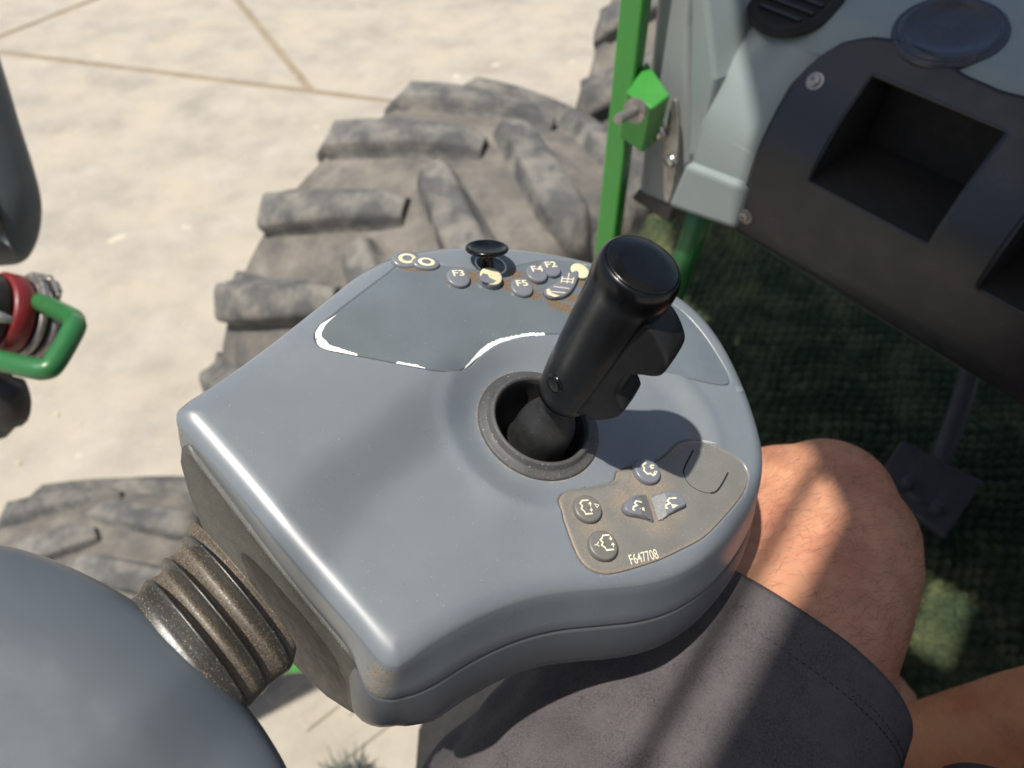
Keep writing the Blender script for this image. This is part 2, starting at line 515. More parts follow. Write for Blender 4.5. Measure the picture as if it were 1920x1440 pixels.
make_wheel((-.10, 2.00, .915), TY_YAW, .915, .92, 'large dusty lugged tyre on the concrete behind the console')
make_wheel((-1.42, 1.36, .37), math.radians(4), .37, .72, 'dusty tyre partly hidden behind the grey armrest, lower left', 11)
make_wheel((.83, 3.45, .95), math.radians(-20), .95, .70, 'dark tyre far behind the upper end of the green post')

# ================================================================== CAB STRUCTURE
FLOOR = CZ - 1.10
DL = Vector((.632,-.775,0)).normalized(); DF = Vector((-DL.y, DL.x, 0))
def cab_floor():
    # knobbly mat: one height field
    poly = [at_z(1215,400,FLOOR), W(-.13,.36,-1.1), W(-.13,-.55,-1.1), W(1.5,-.55,-1.1), W(1.9,1.1,-1.1), W(1.0,2.0,-1.1)]
    poly = [Vector((p.x,p.y,FLOOR-.02)) for p in poly]
    fl = mk('cab_floor', *prism(poly, (0,0,-.10)), M_dark, smooth=False)
    tag(fl, kind='structure')
    x0, x1, y0, y1, st = .18, 1.5, .10, 1.75, .0042
    nx, ny = int((x1-x0)/st), int((y1-y0)/st)
    X, Y = np.meshgrid(x0+np.arange(nx)*st, y0+np.arange(ny)*st, indexing='ij')
    p = .021
    jx = .004*np.sin(X*61)+.003*np.sin(Y*47+1); jy = .004*np.sin(Y*53)+.003*np.sin(X*39)
    row = np.floor((Y+jy)/p)
    cx = ((X+jx)/p + .5*(row % 2)) % 1 - .5; cy = ((Y+jy)/p) % 1 - .5
    Hh = np.clip(1 - (cx**2+cy**2)*4.2, 0, 1)**.7*.013 + rng.normal(0, .0007, X.shape)
    # keep only what lies on the floor slab: drop off the left border
    V = np.stack([X, Y, FLOOR - .016 + Hh], -1).reshape(-1, 3)
    ii = (np.arange(nx-1)[:,None]*ny + np.arange(ny-1)[None,:]).ravel()
    Q = np.stack([ii, ii+1, ii+ny+1, ii+ny], 1)
    lp = np.array([[q.x,q.y] for q in poly]);
    cen = V[Q].mean(1)[:, :2]
    Q = Q[inside(cen, lp)]
    me = bpy.data.meshes.new('mat_pile')
    me.vertices.add(len(V)); me.vertices.foreach_set('co', V.ravel())
    me.loops.add(Q.size); me.loops.foreach_set('vertex_index', Q.ravel())
    me.polygons.add(len(Q)); me.polygons.foreach_set('loop_start', np.arange(0, Q.size, 4)); me.polygons.foreach_set('loop_total', np.full(len(Q), 4))
    me.update(calc_edges=True); me.validate()
    me.materials.append(M_mat)
    o = link('mat_pile', me, None, Matrix())
    o.parent = fl
    tag(o, kind='stuff')
    return fl
cab_floor()

def roof():
    z = .72
    def edge(c, t): return (c*.8 + t*.6, -c*.6 + t*.8)
    L = [edge(-.134,-.95), edge(-.134,-.4), edge(-.134,.04), (-.095,.25), (-.125,.40), (-.125,.54), (-.035,.65), (-.035,.80), (-.13,.92), (-.13,1.45)]  # left edge shaped so the roof's shade covers knee, floor and dash
    R_ = [(1.05,.45),(1.25,-.2),(1.0,-.9)]
    poly = [W(x, y, z) for x, y in L + R_]
    r = empty('cab_roof', W(.3,.3,z), 'unseen grey cab roof panel over the driver place, edge shaped for its shade', 'roof')
    o = mk('roof_panel', *prism(poly, (0,0,.06)), M_roof, r, smooth=False)
    hc = W(.135,.200,z+.03)
    Mh = Matrix.Translation(hc) @ Matrix.Rotation(math.radians(-38), 4, 'Z')
    cut = mk('cutter', *box((0,0,0), (.075,.15,.2), Mh), M_roof, r, smooth=False)  # opening added so a patch of sun lands on the floor mat
    bo = o.modifiers.new('cut', 'BOOLEAN'); bo.object = cut; bo.operation = 'DIFFERENCE'; bo.solver = 'EXACT'
    dg = bpy.context.evaluated_depsgraph_get(); dg.update()
    me = bpy.data.meshes.new_from_object(o.evaluated_get(dg)); o.modifiers.clear(); o.data = me
    bpy.data.objects.remove(cut)
    b0, b1 = Vector((.13,.445)), Vector((.74,1.345)); bd = (b1-b0).normalized(); bn = Vector((-bd.y, bd.x))*.062
    bp = [W(*(b0+bn), z-.005), W(*(b1+bn), z-.005), W(*(b1-bn), z-.005), W(*(b0-bn), z-.005)]
    bo = mk('reflected_beam', *prism(bp, (0,0,-.05)), M_hose, r, smooth=False); bevel(bo, .012, 3)  # unseen beam added for its dark reflection across the console top
    rail = [W(*edge(-.166, t), z-.005) for t in (-.9,-.6,-.3,0,.10)] + [W(-.08,.17,z+.01), W(-.04,.22,z+.03)]  # unseen rail added to throw a shade stripe over shorts and knee
    mk('stripe_rail', *tube(cat_rom(rail, 6, False), .0062, 12), M_hose, r)
    mk('rail_bracket', *tube([W(*edge(-.166,-.88), z-.005), W(*edge(-.12,-.88), z+.02)], .006, 8), M_hose, r)
    for x, y in ((1.0,.42),(.95,-.82),(-.62,-.72)):
        mk('pillar', *tube([W(x,y,-1.1), W(x,y,z+.01)], .03, 12), M_hose, r)
roof()

def rear_wall():
    o0 = W(0,0,0) - DF*.80
    r = empty('cab_rear_wall', Vector((o0.x, o0.y, FLOOR)), 'unseen dark cab rear wall behind the driver seat, added to darken reflections', 'wall')
    a = [o0 + DL*s + Vector((0,0,z)) for s, z in ((-.12,-1.12),(1.1,-1.12),(1.1,.70),(-.12,.70))]  # wall added behind the camera to darken what the grip reflects
    o = mk('lower_panel', *prism(a, -DF*.05), M_hose, r, smooth=False); bevel(o, .01, 2)
    mk('trim_bar', *tube([o0 + DL*-.1 + DF*.012 + Vector((0,0,-.1)), o0 + DL*1.05 + DF*.012 + Vector((0,0,-.1))], .02, 12), M_hose, r)
rear_wall()
# green post at the door, with its latch bracket and bolt
def post():
    c = at(1170, 200, 1.05)
    r = empty('green_post', (c.x, c.y, FLOOR), 'straight upright bright green square post left of the dashboard', 'post')
    rot = Matrix.Translation((c.x, c.y, 0)) @ Matrix.Rotation(math.radians(-28), 4, 'Z')
    o = mk('upright', *box((0,0,(FLOOR-.35 + CZ+.72)/2), (.030,.034,CZ+.72-FLOOR+.35), rot), M_green, r, smooth=False); bevel(o, .003, 2)
    top = [at(1212,112,1.01), at(1257,178,.985), at(1223,204,.965), at(1173,171,.975), at(1186,158,1.0)]
    br = mk('latch_bracket', *prism(top, Vector((0,.02,-.075))), M_green, r, smooth=False); bevel(br, .003, 2)
    b0, b1 = at(1200,203,.965), at(1158,224,.94)
    d = (b1-b0).normalized()
    mk('bolt', *join(tube([b0, b1], .0065, 12), tube([b0, b0 + d*.009], .0125, 6), tube([b0+d*.009, b0+d*.012], .016, 16)), M_steeld, br, sharp=35)
post()
def tube2():
    p0, p1 = at(1316,400,1.10), at(1258,560,1.27)
    d = (p1-p0)
    p1 = p0 + d*((FLOOR - p0.z)/d.z)
    r = empty('green_tube', (p1.x,p1.y,FLOOR), 'round dark green tube rising from the floor to the dashboard', 'tube')
    mk('pipe', *tube([p0 - d*.1, p0 + d*.5, p1], .019, 20), M_greend, r)
    mk('foot_flange', *tube([p1, p1+Vector((0,0,.012))], .04, 20), M_greend, r)
tube2()

# ================================================================== DASHBOARD
DO = CAM + ray(1648,140) * (-.40 / ray(1648,140).z)
DM = Matrix.Identity(4)
for i in range(3):
    DM[i][0], DM[i][1], DM[i][2], DM[i][3] = DL[i], DF[i], (0,0,1)[i], DO[i]
def dF(x, y, f):               # pixel met with the plane f = const, in dashboard space
    r = ray(x, y); q = CAM + r * ((f + (DO-CAM).dot(DF)) / r.dot(DF)); return DM.inverted() @ q
PROF = [(.42,.150),(.20,.083),(.06,.040),(.03,.029),(.012,.013),(-.006,-.006),(-.022,-.023),(-.040,-.047),(-.053,-.072),(-.062,-.095),(-.067,-.12),(-.069,-.16),(-.066,-.215),(-.05,-.232)]
def prof_pts(n=4):
    return [Vector((p.x, p.y)) for p in cat_rom([Vector((a,b,0)) for a,b in PROF], n, False)]
def dash():
    d = empty('dashboard', DM, 'grey plastic dashboard with black front panel, square pockets and round vents', 'dashboard')
    P = prof_pts(3)
    # arc-length coordinate measured along the profile
    def strip(s0, s1, off, pts, n=2):
        rings = []
        for i in range(n):
            s = s0 + (s1-s0)*i/(n-1)
            rings.append([Vector((s, p.x, p.y)) for p in pts])
        return rings
    # body: section closed at the back
    back = [Vector((.05,-.2325)), Vector((.42,-.2325))]
    secs = []
    lead = [(-.178,.008,0.0),(-.174,.003,0.),(-.166,0.,0.)]
    for s, sh, _ in lead: secs.append([Vector((s, p.x+sh, p.y-sh)) for p in P] + [Vector((s,p.x,p.y)) for p in back])
    for s in (0.,.25,.5,.8): secs.append([Vector((s, p.x, p.y)) for p in P] + [Vector((s,p.x,p.y)) for p in back])
    v, f = loft(secs)
    # leave the pocket mouths open: body sits a little behind the black panel and is cut in its range
    mk('body', v, f, M_dash, d, local=True, sharp=50)
    # black panel, 5 mm proud, with two pocket mouths
    nrm = []
    for i in range(len(P)):
        t = (P[min(i+1,len(P)-1)] - P[max(i-1,0)]).normalized(); nrm.append(Vector((t.y, -t.x)) if t.y*1 > 0 else Vector((t.y, -t.x)))
    def outw(i):
        t = (P[min(i+1,len(P)-1)] - P[max(i-1,0)]).normalized()
        n = Vector((t.y, -t.x))
        return n if (n.x*-.7 + n.y*.7) > 0 else -n
    # finer resampling of the profile below f = .05
    from_i = [i for i, p in enumerate(P) if p.x < .052]
    S = [-.080 + .006*i for i in range(int(.80/.006))]
    Q = [P[i] + outw(i)*.006 for i in from_i]
    fine = []
    for a, b in zip(Q[:-1], Q[1:]):
        for k in range(3): fine.append(a + (b-a)*k/3)
    fine.append(Q[-1])
    def upper_edge(s):         # wavy upper border of the panel: profile coordinate f
        return .004 + .020*math.exp(-((s+.055)/.03)**2*.0) * 0 + np.interp(s, [-.08,-.07,-.055,-.03,0,.04,.08,.12,.17,.22,.8], [-.040,-.014,.002,.013,.019,.018,.012,.011,.016,.022,.022])
    pk = [(0.,.150,.002,-.0655,.0),(.213,.363,-.0045,-.0695,-.03)]
    nf = len(fine)
    i_top = {}
    def idx(fv, zmin=None):
        return min(range(nf), key=lambda i: abs(fine[i].x - fv) + (0 if zmin is None else abs(fine[i].y - zmin)))
    mouth = []
    for (a, b, ftop, fbot, _) in pk:
        ia = int(round((a+.080)/.006)); ib = int(round((b+.080)/.006))
        jt = idx(ftop, -.001 if a < .1 else -.015); jb = idx(fbot, -.106 if a < .1 else -.125)
        mouth.append((ia, ib, jt, jb))
    def fpt(t):
        t = max(0., min(nf-1.001, t)); i = int(t); return fine[i] + (fine[i+1]-fine[i])*(t-i)
    def t_of(fv):
        for i in range(nf-1):
            if fine[i].x >= fv >= fine[i+1].x: return i + (fine[i].x-fv)/(fine[i].x-fine[i+1].x)
        return 0.
    jt0 = mouth[0][2]; NR = 8
    V, Fc = [], []
    for s in S:
        tu = t_of(upper_edge(s)); base = max(tu, float(jt0))
        rows = [tu + (jt0 - tu)*k/NR if tu < jt0 else tu + 1e-3*k for k in range(NR)] + [max(float(j), tu + 1e-3*(NR + j - jt0)) for j in range(jt0, nf)]
        for t in rows:
            q = fpt(t); V.append(Vector((s, q.x, q.y)))
    nr = NR + nf - jt0
    for i in range(len(S)-1):
        for j in range(nr-1):
            jj = j - NR + jt0
            if any(ia <= i < ib and jt <= jj < jb and j >= NR for ia, ib, jt, jb in mouth): continue
            Fc.append((i*nr+j, (i+1)*nr+j, (i+1)*nr+j+1, i*nr+j+1))
    pan = mk('front_panel', V, Fc, M_dashblack, d, local=True)
    so = pan.modifiers.new('thick', 'SOLIDIFY'); so.thickness = .0045; so.offset = -1
    bm = bmesh.new(); bm.from_mesh(pan.data)
    bmesh.ops.delete(bm, geom=[x for x in bm.verts if not x.link_faces], context='VERTS'); 
    # make normals face the driver
    for q in bm.faces:
        n = q.normal
        if n.y*-.7 + n.z*.7 < 0: q.normal_flip()
    bm.to_mesh(pan.data); bm.free()
    for (ia, ib, jt, jb) in mouth:
        a, b = S[ia], S[ib]; T, Bq = fine[jt], fine[jb]
        side = [fine[j] for j in range(jt, jb+1)]
        inn = [Vector((.055, T.y+.0)), Vector((.055, Bq.y+.020))]
        vv, ff = [], []
        def quad(*pts):
            n = len(vv); vv.extend(Vector(p) for p in pts); ff.append(tuple(range(n, n+len(pts))))
        quad((a,T.x,T.y),(b,T.x,T.y),(b,.045,T.y-.004),(a,.045,T.y-.004))
        quad((a,.045,T.y-.004),(b,.045,T.y-.004),(b,.040,Bq.y+.012),(a,.040,Bq.y+.012))
        quad((a,.040,Bq.y+.012),(b,.040,Bq.y+.012),(b,Bq.x,Bq.y),(a,Bq.x,Bq.y))
        for s in (a, b):
            quad(*([(s,p.x,p.y) for p in side] + [(s,.040,Bq.y+.012),(s,.045,T.y-.004)]))
        mk('pocket', vv, ff, M_dark, pan, local=True, smooth=False)
    return d, P
DASH, DP = dash()
def cut_body():
    # open the grey body behind the pocket mouths
    o = [c for c in DASH.children if c.name.startswith('body')][0]
    c1 = mk('cutter', *box((.075,-.01,-.06),(.160,.14,.115)), M_dark, DASH, local=True)
    c2 = mk('cutter', *box((.288,-.02,-.08),(.160,.14,.115)), M_dark, DASH, local=True)
    for c in (c1, c2):
        m = o.modifiers.new('cut', 'BOOLEAN'); m.object = c; m.operation = 'DIFFERENCE'; m.solver = 'EXACT'
    dg = bpy.context.evaluated_depsgraph_get(); dg.update()
    me = bpy.data.meshes.new_from_object(o.evaluated_get(dg))
    o.modifiers.clear(); o.data = me
    for c in (c1, c2): bpy.data.objects.remove(c)
cut_body()
def on_top(px, py):
    """pixel -> point of the dashboard's skin, in dashboard space, and the skin's normal"""
    r = ray(px, py); Mi = DM.inverted(); o = Mi @ CAM; dr = Mi.to_3x3() @ r
    best = None
    for a, b in zip(DP[:-1], DP[1:]):
        e = b - a; n = Vector((-e.y, e.x))
        den = dr.y*n.x + dr.z*n.y
        if abs(den) < 1e-9: continue
        t = ((a.x-o.y)*n.x + (a.y-o.z)*n.y)/den
        q = o + dr*t
        k = (Vector((q.y,q.z)) - a).dot(e)/e.length_squared
        if 0 <= k <= 1 and t > 0 and (best is None or t < best[0]):
            n3 = Vector((0, n.x, n.y)).normalized()
            if n3.dot(dr) > 0: n3 = -n3
            best = (t, q, n3)
    return best[1], best[2]
def dash_bits():
    # round air vent and round blanking cover
    for (px, py, r, kind) in ((1492, -4, .052, 'air_vent'), (1781, 58, .054, 'blank_cover')):
        q, n = on_top(px, py); M = frame(n, (1,0,0), q)
        prof = [(r*1.06,-.004),(r*1.06,.0006),(r*1.03,.0022),(r*1.0,.0024),(r*.96,.0010),(r*.93,.0030),(r*.88,.0042),(r*.83,.0036)]
        if kind == 'air_vent':
            v, f = lathe(prof + [(r*.80,.003),(r*.78,.0015),(.0005,.0015)], 56, M)
            o = mk(kind, v, f, M_dark, DASH, local=True)
            for k in range(-2, 3):
                w = math.sqrt(max(.01, .76**2 - (k*.26)**2))*r
                mk('vent_slat', *box((0, k*.26*r, .003), (w*1.96, .004, .0035), M), M_dashblack, o, local=True, smooth=False)
        else:
            v, f = lathe(prof + [(r*.80,.0016),(r*.4,.0018),(.0005,.002)], 56, M)
            mk(kind, v, f, M_blank, DASH, local=True)
    for (px, py) in ((1531,156),(1403,402)):
        q, n = on_top(px, py); M = frame(n, (1,0,0), q + n*.006)
        v, f = lathe([(.010,-.002),(.010,.0008),(.0075,.0012),(.0068,.004),(.005,.0052),(.003,.0052),(.0028,.003),(.0003,.003)], 24, M)
        mk('panel_screw', v, f, M_steeld, DASH, local=True, sharp=40)
    # stepped grey end piece below and left of the panel
    fr = -.092
    def P3(x, y, f): return DM @ dF(x, y, f)
    low = [P3(1284,306,-.080), P3(1404,352,-.080), P3(1378,432,-.080), P3(1318,412,-.080), P3(1250,388,-.080)]
    o = mk('end_ledge', *prism(low, DF*.13 + Vector((0,0,-.01))), M_dash, DASH, smooth=False); bevel(o, .008, 3)
    side = [P3(1234,-60,-.05), P3(1300,-50,-.05), P3(1292,48,-.05), P3(1291,308,-.05), P3(1262,392,-.05), P3(1196,362,-.05), P3(1212,190,-.05)]
    o = mk('end_panel', *prism(side, DF*.10 - DL*.02), M_dashside, DASH, smooth=False); bevel(o, .010, 3)
    cham = [P3(1296,-60,-.062), P3(1318,-60,-.062), P3(1341,150,-.062), P3(1310,292,-.062), P3(1288,300,-.062), P3(1292,48,-.062)]
    o = mk('end_chamfer', *prism(cham, DF*.10 + DL*.01), M_dash, DASH, smooth=False); bevel(o, .006, 3)
    skirt = [P3(1196,355,-.04), P3(1262,388,-.04), P3(1250,418,-.04), P3(1182,372,-.04)]
    o = mk('end_skirt', *prism(skirt, DF*.08), M_tyre, DASH, smooth=False); bevel(o, .004, 2)
    # oval latch plate with two rivets
    c = P3(1262,285,-.068); up = (P3(1272,180,-.06) - P3(1256,375,-.07)) * .5; rt = Vector((DL.x,DL.y,0))*.012
    ring = [c + up*math.sin(a)*1.0 + rt*math.cos(a) for a in np.linspace(0, 2*math.pi, 28, endpoint=False)]
    o = mk('latch_plate', *prism(ring, -DF*.006), M_steeld, DASH, smooth=False); bevel(o, .0015, 2)
    for (x, y) in ((1240,248),(1262,300)):
        q = P3(x, y, -.076)
        mk('latch_knob', *lathe([(.004,-.004),(.009,0),(.010,.004),(.007,.009),(.0003,.010)], 16, frame(-DF, (0,0,1), q)), M_steel, DASH)
    # lower black apron down to the floor and pedestal
    v, f = [], []
    up = [Vector((.45,.30,-.235)), Vector((.75,.30,-.235)), Vector((.75,.41,-.235)), Vector((.45,.41,-.235))]
    dn = [Vector((p.x, p.y, -.71)) for p in up]
    mk('pedestal', *loft([up, dn]), M_hose, DASH, local=True, smooth=False)
dash_bits()

def pedal():
    q = [at_z(1692,822,FLOOR+.10), at_z(1846,902,FLOOR+.10), at_z(1772,1008,FLOOR+.06), at_z(1636,908,FLOOR+.06)]
    c = sum(q, Vector())/4
    r = empty('foot_pedal', (c.x, c.y, FLOOR), 'dark grey square foot pedal plate on the floor beyond the knee', 'pedal')
    o = mk('pedal_plate', *prism(q, (0,0,-.012)), M_pedal, r, smooth=False); bevel(o, .008, 3)
    for (x, y) in ((1745,868),(1800,905),(1700,905),(1755,952)):
        p = at_z(x, y, FLOOR+.083)
        mk('stud', *lathe([(.009,-.01),(.009,.006),(.006,.009),(.0003,.009)], 16, Matrix.Translation(p)), M_pedal, r)
    p0 = (q[0]+q[1])/2
    mk('pedal_arm', *tube(cat_rom([p0 + Vector((0,0,-.02)), p0 + Vector((.05,.10,.06)), p0 + Vector((.07,.22,.22))], 6, False), .016, 12), M_pedal, r)
    mk('pedal_mount', *tube([c + Vector((0,0,-.01)), Vector((c.x, c.y, FLOOR-.02))], .03, 12), M_pedal, r)
pedal()

# ================================================================== CONSOLE
CN = Vector((.30,-.095,.95)).normalized()
CO = at(1016, 787, .46)
CU = (Vector((1,0,0)) - CN*CN.x).normalized(); CV = CN.cross(CU)
CM = Matrix.Identity(4)
for i in range(3):
    CM[i][0], CM[i][1], CM[i][2], CM[i][3] = CU[i], CV[i], CN[i], CO[i]
CMi = CM.inverted()
def con(x, y, w=0.):
    r = ray(x, y); return CMi @ (CAM + r * (((CO-CAM).dot(CN) + w) / r.dot(CN)))
def con2(x, y, w=0.):
    q = con(x, y, w); return (q.x, q.y)
def conloop(px, w=0., n=8, step=.002):
    return resample(cat_rom([Vector((*con2(x, y, w), 0)) for x, y in px], n), step)

OUT_PX = [(338,778),(352,752),(420,708),(520,635),(610,562),(675,508),(735,474),(800,459),(870,454),(960,460),(1060,477),(1160,503),(1245,537),(1305,578),(1352,635),(1392,712),(1420,790),(1432,850),(1426,905),(1398,962),(1350,1020),(1290,1062),(1225,1084),(1150,1093),(1065,1100),(985,1116),(900,1148),(820,1192),(768,1228),(742,1240),(716,1226),(660,1160),(560,1045),(450,912),(380,830)]
OUT = conloop(OUT_PX, -.003, 10, .0016)
OUT = inset(OUT, -.0015)
RX, RZ = .0115, .0092
LOBE = np.array(con2(1185,792))
MEM_PX = [(590,634),(598,613),(625,588),(690,537),(728,507),(752,488),(800,484),(838,494),(900,503),(950,503),(985,494),(1020,487),(1062,487),(1120,500),(1200,532),(1270,574),(1312,615),(1347,665),(1370,710),(1356,722),(1310,714),(1250,697),(1200,676),(1130,645),(1060,628),(1000,629),(940,643),(905,663),(878,688),(850,697),(815,695),(760,685),(700,673),(640,662),(604,652)]
PAD_C = [(262,600),(300,540),(360,507),(450,490),(560,475),(640,457),(683,428),(700,372),(745,352),(830,335),(950,310),(1010,285),(1080,228),(1140,168),(1205,147),(1280,158),(1360,195),(1450,240),(1540,295),(1600,350),(1630,420),(1620,500),(1580,580),(1500,680),(1400,790),(1300,880),(1150,960),(1000,1030),(850,1080),(700,1120),(600,1130),(500,1105),(420,1040),(370,950),(320,820),(280,700)]
PAD_PX = [(980+x/3.84, 780+y/3.84) for x, y in PAD_C]
MEM = conloop(MEM_PX, 0, 8, .0016)
PAD = conloop(PAD_PX, 0, 8, .0014)

def flared(off, drop):
    """outline pushed in by off and flared outwards by the draft of the near and right walls"""
    n = -normals_in(OUT)
    w = np.clip(n @ np.array([.80,-.60]), 0, 1)**.7
    k = np.hanning(41); k /= k.sum()
    w = np.convolve(np.concatenate([w[-20:], w, w[:20]]), k, 'valid')
    return inset(OUT, off) + n*(w*.52*max(0., drop-.0075))[:,None]
def h_base(Q):
    d = pdist(Q, OUT)
    k = np.clip(.10 + .90*d/RX, 0, 1)
    h = -RZ*(1 - np.sqrt(np.clip(1-(1-k)**2, 0, 1)))
    h -= .0022*np.clip(1 - d/.03, 0, 1)**2
    # far-left shoulder falls away
    far = np.clip((-Q[:,0]*.55 + Q[:,1]*.84 - .105)/.05, 0, 1)
    h -= .006*far**2
    # dish round the joystick
    t = np.clip((Q @ LOBE)/(LOBE @ LOBE), 0, 1)
    ds = np.sqrt(((Q - t[:,None]*LOBE)**2).sum(1))
    h -= .0050*(1 - sstep(.040, .0585, ds)) * np.where(inside(Q, PAD), sstep(0,.004,.004-pdist(Q, PAD)), 1)
    h += .0012*np.exp(-((ds-.060)/.004)**2) * (~inside(Q, PAD)) * (~inside(Q, MEM))
    return h
def h_shell(Q):
    h = h_base(Q)
    h = h - .0013*(inside(Q, MEM) & True) - .0013*inside(Q, PAD)
    return h
def hb(u, v): return float(h_base(np.array([[u, v]]))[0])

CON = empty('control_console', CM, 'grey armrest control console with keypads, buttons and a joystick opening', 'control console')

def circle(r, n, c=(0,0)):
    a = np.linspace(0, 2*math.pi, n, endpoint=False)
    return np.stack([c[0]+r*np.cos(a), c[1]+r*np.sin(a)], 1)
BTN = {}    # centres of buttons for dirt
def dirt_field(Q, pts, rad):
    if not len(pts): return np.zeros(len(Q))
    P = np.array(pts); d = np.sqrt(((Q[:,None,:]-P[None])**2).sum(2))
    return np.exp(-(d/rad)**2).max(1)

def upper_shell():
    hole = circle(.0375, 120)[::-1]
    rims = [RX*(1-math.cos(math.radians(a))) for a in (8,18,30,42,54,66,78,90)] + [.012,.018,.026]
    ex = []
    for lp in (MEM, PAD):
        for d in (-.0002, .0002): ex.append(inset(lp, d))
        for d in (-.0014,): ex.append(inset(lp, d))
    for r in (.039,.041,.044,.047,.050,.053,.056,.059): ex.append(circle(r, 140))
    V, T = sheet(OUT, h_shell, .0034, rims, [hole], ex)
    v = [Vector(p) for p in V]; f = [tuple(t) for t in T]
    # side wall from the outline down to the seam
    prev = [Vector((*p, float(h))) for p, h in zip(OUT, h_shell(OUT))]
    rings = [prev]
    for off, w in ((-.0002,-.0108),(-.0002,-.0135),(.0002,-.018),(.0004,-.028),(.0008,-.0350),(.0016,-.0370),(.0034,-.0376),(.0055,-.0366)):
        q = flared(off, -w); rings.append([Vector((*p, w)) for p in q])
    v, f = join((v, f), loft(rings, False, False))
    o = mk('top_shell', v, f, M_shell, CON, local=True)
    co = np.array([p.co[:] for p in o.data.vertices])
    d = np.zeros(len(co))
    back = con2(700,1255); 
    d += .55*np.exp(-(np.linalg.norm(co[:,:2]-np.array(con2(715,1270,-.02)), axis=1)/.012)**2)*(co[:,2] < -.010)
    r = np.linalg.norm(co[:,:2], axis=1); d += .45*np.exp(-((r-.0385)/.0016)**2)
    for lp in (MEM, PAD):
        d += .25*np.exp(-(pdist(co[:,:2], lp)/.0009)**2)*(co[:,2] > -.01)
    add_attr(o, 'dirt', d)
upper_shell()
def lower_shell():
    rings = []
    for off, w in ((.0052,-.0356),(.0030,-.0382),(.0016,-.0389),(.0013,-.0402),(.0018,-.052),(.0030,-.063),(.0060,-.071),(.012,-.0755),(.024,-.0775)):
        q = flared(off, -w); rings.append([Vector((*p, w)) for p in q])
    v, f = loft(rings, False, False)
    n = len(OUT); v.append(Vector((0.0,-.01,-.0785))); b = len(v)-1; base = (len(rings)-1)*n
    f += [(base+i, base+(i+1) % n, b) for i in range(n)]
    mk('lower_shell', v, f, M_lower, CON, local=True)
lower_shell()

def film(name, loop, material, lift, dirt_pts, drad, damp=1., edge_dirt=0.):
    lp = inset(loop, .00042)
    def hf(Q):
        d = pdist(Q, lp); k = np.clip(d/.0010, 0, 1)
        return h_base(Q) + lift - .0007*(1 - np.sqrt(np.clip(1-(1-k)**2, 0, 1)))
    V, T = sheet(lp, hf, .0024, (.0001,.0003,.0006,.001,.002))
    v = [Vector(p) for p in V]; f = [tuple(t) for t in T]
    r0 = [Vector((*p, float(h))) for p, h in zip(lp, hf(lp))]
    r1 = [p - Vector((0,0,.0014)) for p in r0]
    v, f = join((v, f), loft([r0, r1], False, False))
    o = mk(name, v, f, material, CON, local=True)
    co = np.array([p.co[:] for p in o.data.vertices])[:, :2]
    d = dirt_field(co, dirt_pts, drad)*damp
    if edge_dirt: d = np.maximum(d, edge_dirt*np.exp(-(pdist(co, lp)/.0016)**2))
    add_attr(o, 'dirt', d)
    return o
up_pts = [con2(x,y) for x,y in ((850,527),(862,528),(885,520),(921,530),(950,535),(979,545),(1000,525),(1033,508),(1030,555),(1052,548),(1075,560),(1085,515),(1095,535),(1010,505),(965,515),(1000,552),(1060,578),(1040,570))]
up_pts += [con2(1240,655), con2(790,497), con2(765,495)]
MEMO = film('keypad_film', MEM, M_memb, .0001, up_pts, .0066, .95)
lo_px = [(1215,890),(1200,905),(1230,915),(1225,920),(1102,955),(1132,1025),(1198,955),(1255,950),(1225,950),(1115,990),(1230,975),(1205,925),(1170,940)]
PADO = film('keypad_pad', PAD, M_pad, .0002, [con2(x,y) for x,y in lo_px], .0110, .32, .4)

def pad_h(px, py): 
    u, v = con2(px, py); return hb(u, v)

# white chips along the film's border
def chips():
    chains = [
        [((598,610),(632,590)),((592,622),(612,608)),((592,634),(603,628)),((598,648),(610,638)),((615,656),(622,648)),((640,661),(645,656)),((670,667),(670,664))],
        [((742,681),(746,678)),((770,686),(774,683)),((797,691),(797,690))],
        [((871,692),(872,688)),((880,685),(883,676)),((893,673),(896,661)),((908,662),(909,649)),((926,650),(926,640)),((945,642),(944,634)),((970,636),(968,629)),((995,631),(993,625)),((1022,629),(1020,624))],
    ]
    for ch in chains:
        a = cat_rom([Vector((x,y,0)) for (x,y),_ in ch], 8, False); b = cat_rom([Vector((x,y,0)) for _,(x,y) in ch], 8, False)
        v, f = [], []; n = len(a)
        for i, (p, q) in enumerate(zip(a, b)):
            j = random.uniform(-.9,.9) if 2 < i < n-3 else 0
            q = q + (q-p).normalized()*j*1.4
            for k in range(4):
                m = p + (q-p)*(k/3)
                z0 = pad_h(m.x, m.y); u, w = con2(m.x, m.y, z0)
                edge = -.0004 if k == 0 else 0
                v.append(Vector((u, w, hb(u, w) + .00028 + edge)))
        for i in range(n-1):
            for k in range(3): f.append((i*4+k, i*4+k+1, (i+1)*4+k+1, (i+1)*4+k))
        mk('worn_edge', v, f, M_worn, MEMO, local=True)
chips()

